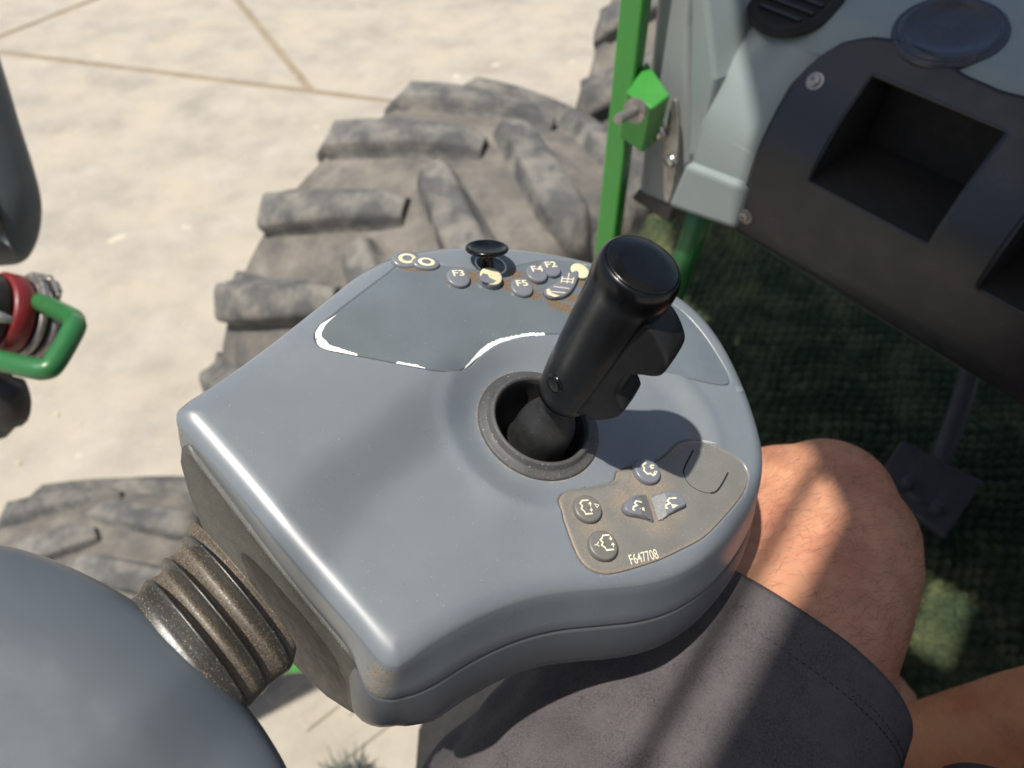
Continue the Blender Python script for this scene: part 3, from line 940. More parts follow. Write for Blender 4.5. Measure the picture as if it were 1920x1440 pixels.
# bezel round the joystick and its well
def bezel():
    prof = [(.0386,-.0065),(.0384,-.0042),(.0378,-.0034),(.0352,-.0026),(.0336,-.0018),(.0328,-.0004),(.0316,.0014),(.0302,.0018),(.0290,.0006),(.0284,-.003),(.0278,-.016),(.0250,-.030),(.0150,-.034),(.0005,-.034)]
    pr = []
    for a, b in zip(prof[:-1], prof[1:]):
        for k in range(3): pr.append((a[0]+(b[0]-a[0])*k/3, a[1]+(b[1]-a[1])*k/3))
    pr.append(prof[-1])
    o = mk('joystick_bezel', *lathe(pr, 96), M_bezel, CON, local=True)
    co = np.array([p.co[:] for p in o.data.vertices]); r = np.linalg.norm(co[:,:2], axis=1)
    d = np.where(r > .0325, .14 + .12*np.sin(np.arctan2(co[:,1], co[:,0])*1.0 + 2.3), .0)
    d[r < .0325] = .03
    add_attr(o, 'dirt', d)
    well = mk('bezel_well', *lathe([(.0286,-.0020),(.0281,-.005),(.0274,-.016),(.0246,-.0295),(.014,-.0335),(.0005,-.0335)], 64), M_rubber, CON, local=True)
bezel()

# buttons
def px_to(plane_w, px, py):
    return con(px, py, plane_w)
def ribbon(pts, wd, w, name, parent, material=M_cream, closed=False):
    """flat painted line: pixel polyline laid on the plane at height w (list of local points)"""
    P = [con(x, y, w) for x, y in pts]; v, f = [], []; n = len(P)
    for i, p in enumerate(P):
        a = P[i-1] if (i or closed) else P[0]; b = P[(i+1) % n] if (i < n-1 or closed) else P[-1]
        t = (b-a); t.z = 0; t.normalize(); s = Vector((-t.y, t.x, 0))
        k = wd
        if 0 < i < n-1 or closed:
            t1 = (p-a); t2 = (b-p); t1.z = t2.z = 0
            c = t1.normalized().dot(t2.normalized()); k = wd/max(.6, math.sqrt(max(0,(1+c)/2)))
        v += [p + s*k, p - s*k]
    for i in range(n if closed else n-1):
        j = (i+1) % n; f.append((2*i, 2*i+1, 2*j+1, 2*j))
    return v, f
def tri(pts, w): return [con(x, y, w) for x, y in pts], [tuple(range(len(pts)))]
def c6(x, y): return (1040 + x/5.54, 820 + y/5.54)
def round_button(px, py, r, h, material, tilt=0.):
    z = pad_h(px, py)
    q = con(px, py, z + h); u, v = q.x, q.y
    z = hb(u, v)
    prof = [(r*1.03,-.001),(r*1.03,h*.55),(r*1.0,h*.80),(r*.95,h*.94),(r*.86,h),(r*.5,h*1.05),(.0003,h*1.06)]
    o = mk('button', *lathe(prof, 40, Matrix.Translation((u, v, z))), material, CON, local=True)
    return o, z + h*1.06 + .00012
def lower_buttons():
    h = .0034
    b, w = round_button(*c6(972,338), .0083, h*1.15, M_button)
    v, f = ribbon([c6(*p) for p in ((950,262),(908,290),(932,318),(925,343),(965,380),(1000,374),(1022,396),(1050,378))], .00055, w, '', None)
    v2, f2 = ribbon([c6(*p) for p in ((1034,292),(1010,288),(992,302),(1004,320),(1030,312))], .0005, w, '', None)
    v3, f3 = ribbon([c6(*p) for p in ((1040,352),(1062,352),(1052,374),(1030,372))], .0003, w, '', None, closed=True)
    mk('icon', *join((v,f),(v2,f2),(v3,f3)), M_cream, b, local=True, smooth=False)
    b, w = round_button(*c6(352,732), .0082, h, M_button_dull)
    E1 = ribbon([c6(*p) for p in ((352,652),(285,656),(264,688),(288,708),(278,742),(310,768),(322,797),(396,790))], .00045, w, '', None)
    mk('icon', *join(E1, tri([c6(348,694),c6(366,664),c6(388,696)], w), ribbon([c6(370,690),c6(374,718)], .0003, w, '', None),
        tri([c6(362,748),c6(398,746),c6(386,776)], w), ribbon([c6(378,730),c6(380,750)], .0003, w, '', None),
        ribbon([c6(414,690),c6(440,730),c6(460,704)], .00026, w, '', None, closed=True)), M_cream, b, local=True, smooth=False)
    b, w = round_button(*c6(512,1112), .0085, h, M_button_dull)
    E1 = ribbon([c6(*p) for p in ((570,1013),(502,1018),(492,1046),(474,1066),(500,1090),(490,1120),(524,1145),(540,1172),(618,1163))], .00045, w, '', None)
    mk('icon', *join(E1, tri([c6(560,1046),c6(602,1042),c6(588,1074)], w), ribbon([c6(577,1024),c6(580,1046)], .0003, w, '', None),
        tri([c6(583,1120),c6(604,1088),c6(628,1118)], w), ribbon([c6(607,1118),c6(612,1142)], .0003, w, '', None),
        ribbon([c6(415,1116),c6(440,1114),c6(456,1084)], .00028, w, '', None), ribbon([c6(440,1114),c6(466,1132)], .00028, w, '', None)), M_cream, b, local=True, smooth=False)
    # the split rocker
    Lp = [(962,602),(905,592),(850,597),(785,628),(735,672),(712,725),(728,772),(790,806),(880,820),(970,842),(1040,858)]
    Rp = [(1022,602),(1100,574),(1185,562),(1265,590),(1332,636),(1360,690),(1345,722),(1280,752),(1190,800),(1100,846)]
    for pts, material, inner in ((Lp, M_button, 1), (Rp, M_button, -1)):
        zb = pad_h(*c6(1040,720))
        loop = resample(cat_rom([Vector((*con2(*c6(*p), zb+.0025), 0)) for p in pts], 3), .0007)
        a = np.array(con2(*c6(990,600), zb)); b_ = np.array(con2(*c6(1065,855), zb)); ax = (b_-a)/np.linalg.norm(b_-a); nn = np.array([-ax[1], ax[0]])
        def topw(Q): return zb + .0010 + np.clip(np.abs((Q-a) @ nn)*.30, 0, .0034)
        rings = []
        for off, k in ((-.0002,0),(0,.55),(.0003,.86),(.0008,.98),(.0014,1.0)):
            q = inset(loop, off); tw = topw(q)
            rings.append([Vector((*p, zb - .001 + (t - zb + .001)*k)) for p, t in zip(q, tw)])
        o = mk('rocker_half', *loft(rings), material, CON, local=True)
        for fc in o.data.polygons:
            if len(fc.vertices) > 8: fc.use_smooth = False
        wi = float(topw(np.array([con2(*c6(860,720) if inner > 0 else c6(1215,680), zb)]))[0]) 
        def lay(vf, lift=.00025):
            v, f = vf; out = []
            for p in v:
                out.append(Vector((p.x, p.y, float(topw(np.array([[p.x,p.y]]))[0]) + lift)))
            return out, f
        if inner > 0:
            I = join(ribbon([c6(*p) for p in ((906,672),(842,665),(828,690),(852,706),(816,726),(812,754),(832,762))], .0005, wi, '', None), tri([c6(872,742),c6(930,722),c6(940,768)], wi))
            facet = [(905,594),(960,604),(1036,852),(975,838),(905,800),(885,720),(892,650)]
            mk('worn_face', *lay(tri([c6(*p) for p in facet], wi), .00012), M_button_dull, o, local=True, smooth=False)
        else:
            I = join(ribbon([c6(*p) for p in ((1264,630),(1192,632),(1178,660),(1202,676),(1166,696),(1170,724),(1188,730))], .0005, wi, '', None), tri([c6(1210,690),c6(1286,706),c6(1228,736)], wi))
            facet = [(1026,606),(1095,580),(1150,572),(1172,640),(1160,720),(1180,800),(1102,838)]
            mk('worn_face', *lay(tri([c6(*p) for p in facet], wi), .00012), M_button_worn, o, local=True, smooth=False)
        mk('icon', *lay(I), M_cream, o, local=True, smooth=False)
lower_buttons()
def u_groove():
    c5 = lambda x, y: (980+x/3.84, 780+y/3.84)
    w = pad_h(1345, 885) + .0005
    pts = [Vector((*c5(*p), 0)) for p in ((1230,245),(1195,310),(1162,385),(1166,430),(1200,490),(1260,530),(1330,552),(1388,546),(1430,500),(1482,405))]
    sm = cat_rom(pts, 6, False)
    v, f = [], []
    n = len(sm)
    P = [con(p.x, p.y, w) for p in sm]
    P = [Vector((p.x, p.y, hb(p.x, p.y) + .00028)) for p in P]
    for i, p in enumerate(P):
        t = (P[min(i+1,n-1)] - P[max(i-1,0)]).normalized(); s = Vector((-t.y, t.x, 0))
        e = i/(n-1); wd = .00055 if (e < .3 or e > .72) else .00022
        v += [p + s*wd, p - s*wd]
    for i in range(n-1): f.append((2*i, 2*i+1, 2*i+3, 2*i+2))
    mk('slot_line', v, f, M_groove, PADO, local=True, smooth=False)
u_groove()
def text_on(s, p0, p1, height, parent, name, lift=.0003, material=M_cream, squeeze=1., bold=.0):
    """letters laid from pixel p0 to pixel p1 along the baseline"""
    cu = bpy.data.curves.new(name, 'FONT'); cu.body = s; cu.size = 1.; cu.offset = bold
    ob = bpy.data.objects.new(name, cu); COL.objects.link(ob)
    dg = bpy.context.evaluated_depsgraph_get(); dg.update()
    me = bpy.data.meshes.new_from_object(ob.evaluated_get(dg)); bpy.data.objects.remove(ob)
    co = np.array([v.co[:] for v in me.vertices]); lo, hi = co.min(0), co.max(0)
    w = pad_h(*p0) + lift
    A, B = con(*p0, w), con(*p1, w); e = (B-A); L = e.length; e.normalize(); up = Vector((-e.y, e.x, 0))
    V = []
    for c in co:
        x = (c[0]-lo[0])/(hi[0]-lo[0])*L; y = (c[1]-lo[1])/(hi[1]-lo[1])*height
        q = A + e*x + up*y; V.append(Vector((q.x, q.y, 0)))
    return V, [tuple(p.vertices) for p in me.polygons]
V, Fc = text_on('F647708', (1184,1059), (1236,1047), .0056, PADO, 'part_number', bold=.004)
mk('part_number', [Vector((p.x, p.y, hb(p.x, p.y) + .0003)) for p in V], Fc, M_cream, PADO, local=True, smooth=False)

def upper_buttons():
    spec = [(860,519,.0078,'F3',M_button,.0030),(921,517,.0079,None,M_cream_btn,.0050),(979,537,.0077,'F5',M_button,.0028),(1007,511,.0076,'F4',M_button,.0034),(1033,502,.0074,'F2',M_button,.0030),(1088,507,.0070,None,M_cream_btn,.0030),(1240,648,.0075,None,M_cream_btn,.0030)]
    for (x, y, r, t, material, h) in spec:
        b, w = round_button(x, y, r, h, material)
        if material is M_cream_btn:       # only the top is worn to cream
            b.data.materials.append(M_button)
            for p in b.data.polygons:
                if abs(p.normal.z) < .55: p.material_index = 1
        if t:
            V, Fc = text_on(t, (x-11, y+5), (x+10, y+4), .0052, b, 'icon', bold=.02)
            mk('icon', [Vector((p.x, p.y, w + .0001)) for p in V], Fc, M_cream, b, local=True, smooth=False)
        elif (x, y) == (921, 517):
            a = [(900,520),(905,512),(914,514),(919,521),(930,526),(924,530),(910,530),(902,526)]
            mk('icon', *tri(a, w + .0001), M_button, b, local=True, smooth=False)
    # diamond shaped double button
    zb = pad_h(1052,532)
    pts = [(1078,507),(1060,517),(1040,530),(1022,542),(1025,552),(1038,558),(1058,555),(1072,545),(1082,528),(1086,512)]
    loop = resample(cat_rom([Vector((*con2(x, y, zb+.003), 0)) for x, y in pts], 4), .0008)
    rings = []
    for off, k in ((-.0003,-.2),(0,.6),(.0004,.9),(.001,1.)):
        q = inset(loop, off); rings.append([Vector((*p, zb + .0034*k)) for p in q])
    o = mk('diamond_button', *loft(rings), M_button, CON, local=True)
    w = zb + .0034 + .0002
    I = join(*[ribbon(p, wd, w, '', None) for p, wd in (([(1030,546),(1060,549)], .0004), ([(1038,537),(1068,541)], .00035), ([(1052,527),(1074,529)], .0004), ([(1054,522),(1076,524)], .0004), ([(1055,518),(1052,530)], .0004), ([(1066,519),(1063,531)], .0004), ([(1076,520),(1073,532)], .0004), ([(1067,512),(1066,518)], .0004))])
    mk('icon', *I, M_cream, o, local=True, smooth=False)
    mk('worn_face', *tri([(1024,543),(1030,541),(1034,549),(1050,555),(1040,557),(1028,553)], w), M_cream_btn, o, local=True, smooth=False)
    # two slim oval buttons on the far-left shoulder
    for (x, y, a, b_, rot, top) in ((763,486,.0098,.0046,.42,1),(799,493,.0092,.0038,.22,0)):
        z = pad_h(x, y); q = con(x, y, z + .002); M = Matrix.Translation((q.x, q.y, hb(q.x, q.y))) @ Matrix.Rotation(rot, 4, 'Z') @ Matrix.Diagonal((a, b_*1.55, 1, 1))
        o = mk('button', *lathe([(1.03,-.001),(1.02,.0016),(.95,.0026),(.8,.0029),(.0005,.0031)], 32, M), M_button, CON, local=True)
        ring = lathe([(.62,.0032),(.34,.0034)], 24, M)
        mk('icon', *ring, M_cream_btn if top else M_cream, o, local=True, smooth=False)
upper_buttons()

# small dished thumb knob on its stem
def thumb_knob():
    z = pad_h(925, 497)
    b = con(912, 504, z); b.z = hb(b.x, b.y)
    t = con(913, 462, .0135)
    ax = (t - b); Lh = ax.length
    M = frame(ax, (1,0,0), b)
    r = .0142
    prof = [(.0050,-.002),(.0048,.003),(.0046,Lh*.45),(.0056,Lh*.62),(.0090,Lh*.74),(r*.96,Lh*.82),(r*1.02,Lh*.92),(r*.98,Lh*.99),(r*.90,Lh*1.01),(r*.80,Lh*.98),(r*.60,Lh*.88),(r*.3,Lh*.82),(.0003,Lh*.80)]
    pr = [(p.x, p.y) for p in cat_rom([Vector((a,c,0)) for a,c in prof], 4, False)]
    pr = [(max(a,.0003), c) for a, c in pr]
    o = mk('thumb_knob', *lathe(pr, 48, M), M_black, CON, local=True)
    c = con(920, 497, z)
    v, f = [], []
    tor = []
    for j in range(48):
        a = 2*math.pi*j/48
        tor.append([Vector((c.x + (.0105 + .0007*math.cos(k))*math.cos(a), c.y + (.0085 + .0007*math.cos(k))*math.sin(a), hb(c.x,c.y) + .0004 + .0006*math.sin(k))) for k in np.linspace(0, 2*math.pi, 8, endpoint=False)])
    tor.append(tor[0])
    mk('knob_ring', *loft(tor, False, False), M_worn, CON, local=True)
    # a dot on the right lobe
    q = con(1388, 728, 0); mk('dimple', *lathe([(.0030,0),(.0028,.0004),(.002,.0006),(.0003,.0006)], 20, Matrix.Translation((q.x,q.y,hb(q.x,q.y)))), M_shell, CON, local=True)
thumb_knob()

# end plate, bellows, armrest
EB = Vector((*(np.array(con2(742,1236)) - np.array(con2(340,776))), 0)).normalized()
EF = Vector((-EB.y, EB.x, 0))
if EF.y < 0: EF = -EF
E0 = Vector((*con2(340,776), 0))
def on_back(x, y, c):
    """pixel met with the upright plane c metres forward of the console's back edge"""
    r = CMi.to_3x3() @ ray(x, y); o = CMi @ CAM
    return o + r * ((c + E0.dot(EF) - o.dot(EF)) / r.dot(EF))
def end_plate():
    px = [(338,838),(348,836),(372,868),(430,945),(500,1035),(580,1135),(650,1220),(684,1262),(688,1300),(689,1350),(660,1338),(620,1312),(580,1275),(545,1238),(500,1185),(455,1125),(410,1055),(378,985),(350,912),(336,862)]
    loop = [on_back(x, y, -.004) for x, y in px]
    c = sum(loop, Vector())/len(loop)
    rings = [[p + EF*.016 for p in loop], [p + EF*.003 for p in loop], [c + (p-c)*.985 for p in loop], [c + (p-c)*.955 - EF*.0010 for p in loop]]
    o = mk('end_plate', *loft(rings), M_plate, CON, local=True, sharp=60)
    bm = bmesh.new(); bm.from_mesh(o.data); bmesh.ops.triangulate(bm, faces=[q for q in bm.faces if len(q.verts) > 4]); 
    bm.to_mesh(o.data); bm.free()
    add_attr(o, 'dirt', np.full(len(o.data.vertices), .10))
end_plate()
def bellows():
    def cross(c, a, b, n=56, e=2.4):
        pts = []
        for j in range(n):
            t = 2*math.pi*j/n; ct, st = math.cos(t), math.sin(t)
            x = a*math.copysign(abs(ct)**(2/e), ct); z = b*math.copysign(abs(st)**(2/e), st)
            pts.append(c + EB*x + Vector((0,0,1))*z)
        return pts
    # crest end pixels -> centre and half length of each fold
    st = [((352,985),(560,1215),-.026,.80),((345,1012),(556,1238),-.030,.86),((330,1024),(553,1246),-.031,1.0),((322,1046),(545,1250),-.032,.84),((300,1062),(522,1268),-.033,.86),((284,1074),(516,1276),-.034,1.0),
          ((280,1094),(505,1285),-.035,.84),((255,1110),(492,1300),-.036,.86),((244,1120),(488,1308),-.037,1.0),((225,1145),(465,1318),-.038,.9),((195,1170),(440,1340),-.040,.9)]
    cs = []
    for p, q, w, k in st:
        a, b = con(*p, w), con(*q, w); c = (a+b)/2; c.z = w
        cs.append((c, (b-a).length/2, k))
    rings = []; crest = []
    C = cat_rom([c for c,_,_ in cs], 5, False); A = cat_rom([Vector((a,k,0)) for _,a,k in cs], 5, False)
    for c, ak in zip(C, A):
        a = ak.x; k = ak.y
        rings.append(cross(c, a*(1 if False else 1.0), .028*(.56 + .44*max(0.,(k-.8)/.2)**1.7)))
        crest.append(k)
    v, f = loft(rings)
    o = mk('bellows', v, f, M_bellows, CON, local=True)
    n = len(rings[0]); d = []
    lut = {}
    for i, r in enumerate(rings):
        for p in r: lut[(round(p.x,5), round(p.y,5), round(p.z,5))] = crest[i]
    for q in o.data.vertices:
        k = lut.get((round(q.co.x,5), round(q.co.y,5), round(q.co.z,5)), .9)
        d.append(.01 + .42*max(0, min(1, (.96-k)/.12))*(1 if q.co.z > -.045 else .25))
    add_attr(o, 'dirt', d)
bellows()
def armrest():
    w0 = -.020
    px = [(-10,1002),(70,1020),(160,1058),(250,1108),(330,1168),(405,1238),(470,1312),(520,1385),(552,1450),(575,1560),(560,1700),(470,1850),(250,1900),(0,1850),(-250,1700),(-420,1450),(-400,1200),(-250,1060),(-110,1005)]
    loop = resample(cat_rom([Vector((*con2(x, y, w0), 0)) for x, y in px], 8), .003)
    rx, rz = .040, .020
    def hf(Q):
        d = pdist(Q, loop); k = np.clip(d/rx, 0, 1)
        return w0 - rz*.35*(1-np.sqrt(np.clip(1-(1-np.clip(d/.006,0,1))**2,0,1))) + rz*(np.sqrt(np.clip(1-(1-k)**2, 0, 1))) - rz*.6
    V, T = sheet(loop, hf, .005, [.0003,.001,.002,.0035,.006,.010,.015,.022,.030,.040])
    v = [Vector(p) for p in V]; f = [tuple(t) for t in T]
    rings = [[Vector((*p, float(h))) for p, h in zip(loop, hf(loop))]]
    for off, dz in ((-.0004,-.006),(.0006,-.016),(.004,-.030),(.010,-.040),(.03,-.046)):
        q = inset(loop, off); rings.append([Vector((*p, w0 - rz*.95 + dz)) for p in q])
    v, f = join((v, f), loft(rings, False, True))
    o = mk('armrest', v, f, M_armrest, None, local=False) if False else None
    root = empty('armrest', CM @ Matrix.Translation((float(loop[:,0].mean()), float(loop[:,1].mean()), -.09)), 'smooth blue grey rounded armrest pad at the lower left corner', 'armrest')
    vw = [CM @ p for p in v]
    mk('pad', vw, f, M_armrest, root)
    # support bracket down to the seat frame
    c = CM @ Vector((float(loop[:,0].mean())-.02, float(loop[:,1].mean())-.02, -.08))
    mk('support_arm', *tube([c, c + Vector((.10,-.16,-.20)), c + Vector((.22,-.20,-.42))], .022, 14), M_hose, root)
armrest()

# unseen rod added to throw a faint soft shadow band over the console
def shadow_caster():
    D = 2.45
    a1 = CM @ con(905, 672) - SUN_DIR*D
    a2 = CM @ con(560, 1018) - SUN_DIR*D
    base = W(-.55,-.66,.775)
    r = empty('shadow_rod', base, 'unseen thin black rod above the cab roof, added for its shadow', 'shadow_caster')
    mk('base_mount', *lathe([(.03,0),(.03,.012),(.012,.03),(.008,.05),(.0005,.052)], 20, Matrix.Translation(base)), M_hose, r)
    mid = base + (a2-base)*.55 + Vector((-.10,-.08,.10))
    mk('bent_rod', *tube(cat_rom([base + Vector((0,0,.04)), base + Vector((-.02,.0,.45)), mid, a2, a2 + (a1-a2)*.5, a1], 8, False), .0052, 8), M_hose, r)
shadow_caster()

# ================================================================== JOYSTICK
def joystick():
    B = con(1014, 815, -.012)
    T = CMi @ at(1206, 495, .350)
    ax = T - B
    J = frame(ax, (1,0,0), B); L = ax.length
    JM = CM @ J
    root = empty('joystick', JM, 'black upright joystick with finger trigger rising from the console', 'joystick')
    g0 = .044                                           # where the grip starts above the ball
    prof = [(.0120,g0-.0005),(.0148,g0),(.0160,g0+.0016),(.0168,g0+.007),(.0173,g0+.014),(.0177,g0+.021),(.0180,g0+.026),(.0185,g0+.045),(.0193,g0+.075),(.0200,L-.020),(.0208,L-.013),(.0209,L-.008),(.0204,L-.0040),(.0194,L-.0015),(.0182,L-.0003)]
    pr = [(p.x, p.y) for p in cat_rom([Vector((a,c,0)) for a,c in prof], 5, False)]
    mk('grip', *lathe(pr + [(.0180,L-.0009),(.0005,L-.0009)], 72), M_black, root, local=True)
    mk('cap', *lathe([(.0178,L-.0012),(.0177,L-.0002),(.0170,L+.0003),(.010,L+.0006),(.0004,L+.0007)], 64), M_black, root, local=True)
    # trigger: profile in the plane of axis and pull direction
    pull = (J.to_3x3().inverted() @ (CMi.to_3x3() @ Vector((.86,-.51,-.05)))); pull.z = 0; pull.normalize()
    side = Vector((0,0,1)).cross(pull)
    t0 = g0 + .012
    pf = [(-.002,-.004),(-.003,.006),(-.002,.012),(.004,.0175),(.011,.0215),(.0175,.0225),(.0215,.0195),(.026,.0145),(.033,.0130),(.041,.0135),(.046,.0175),(.051,.0245),(.0555,.0275),(.0625,.0270),(.069,.0215),(.0745,.0135),(.0765,.006),(.0755,-.004)]
    sm = cat_rom([Vector((x, t, 0)) for t, x in pf], 5)
    lp = resample(sm, .0009)
    rings = []
    Wd = .0124
    for yy, ins in ((-1,.0026),(-.97,.0011),(-.90,.0003),(-.75,.0),(-.35,-.0002),(0,-.0003),(.35,-.0002),(.75,.0),(.90,.0003),(.97,.0011),(1,.0026)):
        q = inset(lp, ins)
        rings.append([pull*(.0108 + p[0]*.93) + side*(yy*Wd) + Vector((0,0,t0 + p[1])) for p in q])
    v, f = loft(rings)
    o = mk('trigger', v, f, M_blackmatte, root, local=True, sharp=70)
    bm = bmesh.new(); bm.from_mesh(o.data); bmesh.ops.triangulate(bm, faces=[q for q in bm.faces if len(q.verts) > 4]); bm.to_mesh(o.data); bm.free()
    # guard slot round the trigger
    lp2 = inset(lp, -.0012)
    # screw hole on the camera side of the grip foot
    cdir = J.to_3x3().inverted() @ (CMi.to_3x3() @ Vector((-.80,-.60,.0))); cdir.z = 0; cdir.normalize()
    hp = cdir*.0179 + Vector((0,0,g0 + .0225))
    Mh = frame(cdir + Vector((0,0,-.10)), (0,0,1), hp)
    mk('screw_hole', *lathe([(.0044,.0004),(.0042,.0009),(.0039,.0006),(.0036,.0003),(.0003,.0002)], 28, Mh), M_groove, root, local=True)
    mk('hole_rim', *lathe([(.0056,-.0006),(.0050,.0009),(.0043,.0010)], 28, Mh), M_black, root, local=True)
    # neck and ball boot
    neck = [(.0105,g0+.004),(.0098,g0-.002),(.0102,g0-.006),(.0110,g0-.0075),(.0104,g0-.010),(.0108,g0-.013),(.0118,g0-.017),(.0140,g0-.022),(.0165,g0-.028),(.0178,g0-.035),(.0183,g0-.043),(.0190,g0-.052),(.0215,g0-.060)]
    pr = [(p.x, p.y) for p in cat_rom([Vector((a,c,0)) for a,c in neck], 5, False)]
    mk('boot', *lathe(pr, 64), M_rubber, root, local=True)
joystick()

# ================================================================== LEFT EDGE: housing, coupling, handle
def left_things():
    d = 1.15
    c = at(-110, 285, d); M = frame((CAM - c), (1,0,0), c)
    Mi = M.inverted()
    px = [(-330,-60),(-120,-40),(-30,30),(8,130),(38,230),(64,312),(79,375),(78,425),(66,465),(44,492),(0,500),(-150,505),(-330,480)]
    def pl(x, y):
        r = ray(x, y); o = Mi @ CAM; dr = Mi.to_3x3() @ r; t = -o.z/dr.z; return o + dr*t
    loop = resample(cat_rom([pl(x, y) for x, y in px], 6), .004)
    rings = []
    for off, z in ((.06,-.07),(.02,-.062),(.006,-.045),(0,-.02),(.001,0),(.005,.014),(.013,.026),(.03,.040),(.055,.050),(.085,.055)):
        rings.append([M @ Vector((*p, z)) for p in inset(loop, off)])
    mk_o = empty('mirror_housing', c + Vector((0,0,-.25)), 'dark grey green rounded plastic housing at the left edge', 'mirror')
    mk('shell', *loft(rings), M_mirror, mk_o)
    PB = at(-560, 650, 1.25)
    mk('stay_arm', *tube([c + Vector((-.05,.03,-.05)), c + Vector((-.2,.0,-.05)), Vector((PB.x, PB.y, c.z-.1))], .014, 10), M_hose, mk_o)
    # coupling: black body with a red band and steel clamps, lying across the left edge
    d = 1.05
    a, b = at(-290, 535, d-.07), at(30, 592, d+.10); ax = (b-a).normalized(); R = .058
    Mx = frame(ax, (0,0,1), a); Ln = (b-a).length
    root = empty('hose_coupling', a + Vector((0,0,-.08)), 'black hose coupling with a red band and steel clamps', 'hose coupling')
    def body(z0, z1, r, name, m, rr=.004):
        return mk(name, *lathe([(r*.6,z0),(r-rr,z0),(r,z0+rr),(r,z1-rr),(r-rr,z1),(r*.6,z1)], 40, Mx), m, root)
    body(-.10, .172, R*.98, 'black_sleeve', M_hose)
    body(.174, .204, R*1.05, 'red_band', M_red)
    body(.207, .230, R*.95, 'dark_collar', M_hose)
    Mo = Mx @ Matrix.Translation((-.016,0,0))
    mk('end_cap', *lathe([(R*.90,.225),(R*.92,.240),(R*.88,.256),(R*.80,.264),(R*.62,.270),(R*.3,.273),(.0005,.274)], 40, Mo), M_hose, root)
    for z in (.213, .232):
        mk('clamp', *lathe([(R*.98,z-.005),(R*1.07,z-.004),(R*1.07,z+.004),(R*.98,z+.005)], 40, Mx), M_steeld, root)
    for k, (z, an) in enumerate(((.213,.3),(.213,-.15),(.232,-.5),(.232,.1),(.222,-.9))):
        Mc = Mx @ Matrix.Rotation(an + .1, 4, 'Z') @ Matrix.Translation((R*1.10,0,z))
        o = mk('clamp_lug', *box((0,0,0), (.013,.024,.010), Mc), M_steeld, root, smooth=False); bevel(o, .002, 2)
        mk('clamp_screw', *tube([Mc @ Vector((0,-.02,0)), Mc @ Vector((0,.018,0))], .0035, 8), M_steeld, o)
    p0, p1 = at(-50,592,.955), at(22,600,.95)
    mk('cam_lever', *tube([p0, (p0+p1)/2 + Vector((0,0,.006)), p1], [.006,.010,.004], 10), M_steeld, root)
    mk('hose', *tube(cat_rom([a, a + Vector((-.10,.0,-.01)), Vector((PB.x+.06, PB.y-.06, a.z-.05)), Vector((PB.x-.02, PB.y-.07, a.z-.5)), Vector((PB.x-.05, PB.y-.07, .05))], 6, False), .05, 16), M_hose, root)
    q = at(-5, 735, 1.12)
    mk('drain_elbow', *tube(cat_rom([at(-40,690,1.08), at(0,720,1.1), at(14,765,1.12), at(-10,800,1.14)], 5, False), [.02]*6+[.03]*6+[.022]*4, 14), M_hose, root)
    # green bent tube handle
    pts = [at(-160,640,1.0), at(-60,662,.98), at(50,688,.95), at(84,692,.945), at(102,680,.95), at(136,622,.98), at(140,606,1.0), at(128,592,1.03), at(60,560,1.16)]
    h = empty('green_grab_rail', pts[2] + Vector((0,0,-.05)), 'bent dark green tube rail below the red banded coupling', 'rail')
    mk('bar', *tube(cat_rom(pts, 6, False), .0135, 16), M_greend, h)
    mk('stem', *tube([pts[0], Vector((PB.x, PB.y, pts[0].z))], .0115, 12), M_greend, h)
    mk('rail_post', *tube([Vector((PB.x,PB.y,0)), Vector((PB.x,PB.y,CZ-.1))], .025, 14), M_greend, h)
left_things()
def step_rail():
    p = at(511, 1251, 1.3)
    q = W(-.04, .50, -1.20)
    r = empty('green_step_rail', p, 'bright green rail end glimpsed through the gap under the bellows', 'rail')
    mk('rail_bar', *tube([p, p + (q-p)*.5, q], .012, 12), M_green, r)
    mk('rail_end', *lathe([(.012,-.004),(.0135,0),(.012,.004),(.0005,.005)], 16, frame(p-q, (0,0,1), p)), M_green, r)
step_rail()

# ================================================================== PERSON
def ellip_tube(path, n=24):
    """path: list of (centre, ra, rb) with ra along the horizontal, rb upwards-ish"""
    P = [Vector(p[0]) for p in path]; rings = []
    for i, (c, ra, rb) in enumerate(path):
        t = (P[min(i+1,len(P)-1)] - P[max(i-1,0)]).normalized()
        x = t.cross(Vector((0,0,1)))
        if x.length < .1: x = Vector((DL.x, DL.y, 0))
        x.normalize(); y = x.cross(t).normalized()
        rings.append([Vector(c) + x*ra*math.cos(2*math.pi*j/n) + y*rb*math.sin(2*math.pi*j/n) for j in range(n)])
    return loft(rings)
def ball(c, r, M3=None, n=20):
    rings = []
    for i in range(1, n):
        th = math.pi*i/n
        rings.append([Vector((math.sin(th)*math.cos(2*math.pi*j/n)*r[0], math.sin(th)*math.sin(2*math.pi*j/n)*r[1], math.cos(th)*r[2])) for j in range(n)])
    v, f = loft(rings)
    if M3 is not None: v = [M3 @ p for p in v]
    return [Vector(c) + p for p in v], f
H1, K1, A1 = W(-.019,-.037,-.618), W(.261,.353,-.584), W(.40,.45,-1.02)
H2, K2, A2 = W(.18,-.12,-.58), W(.575,.215,-.60), W(.385,.295,-1.02)
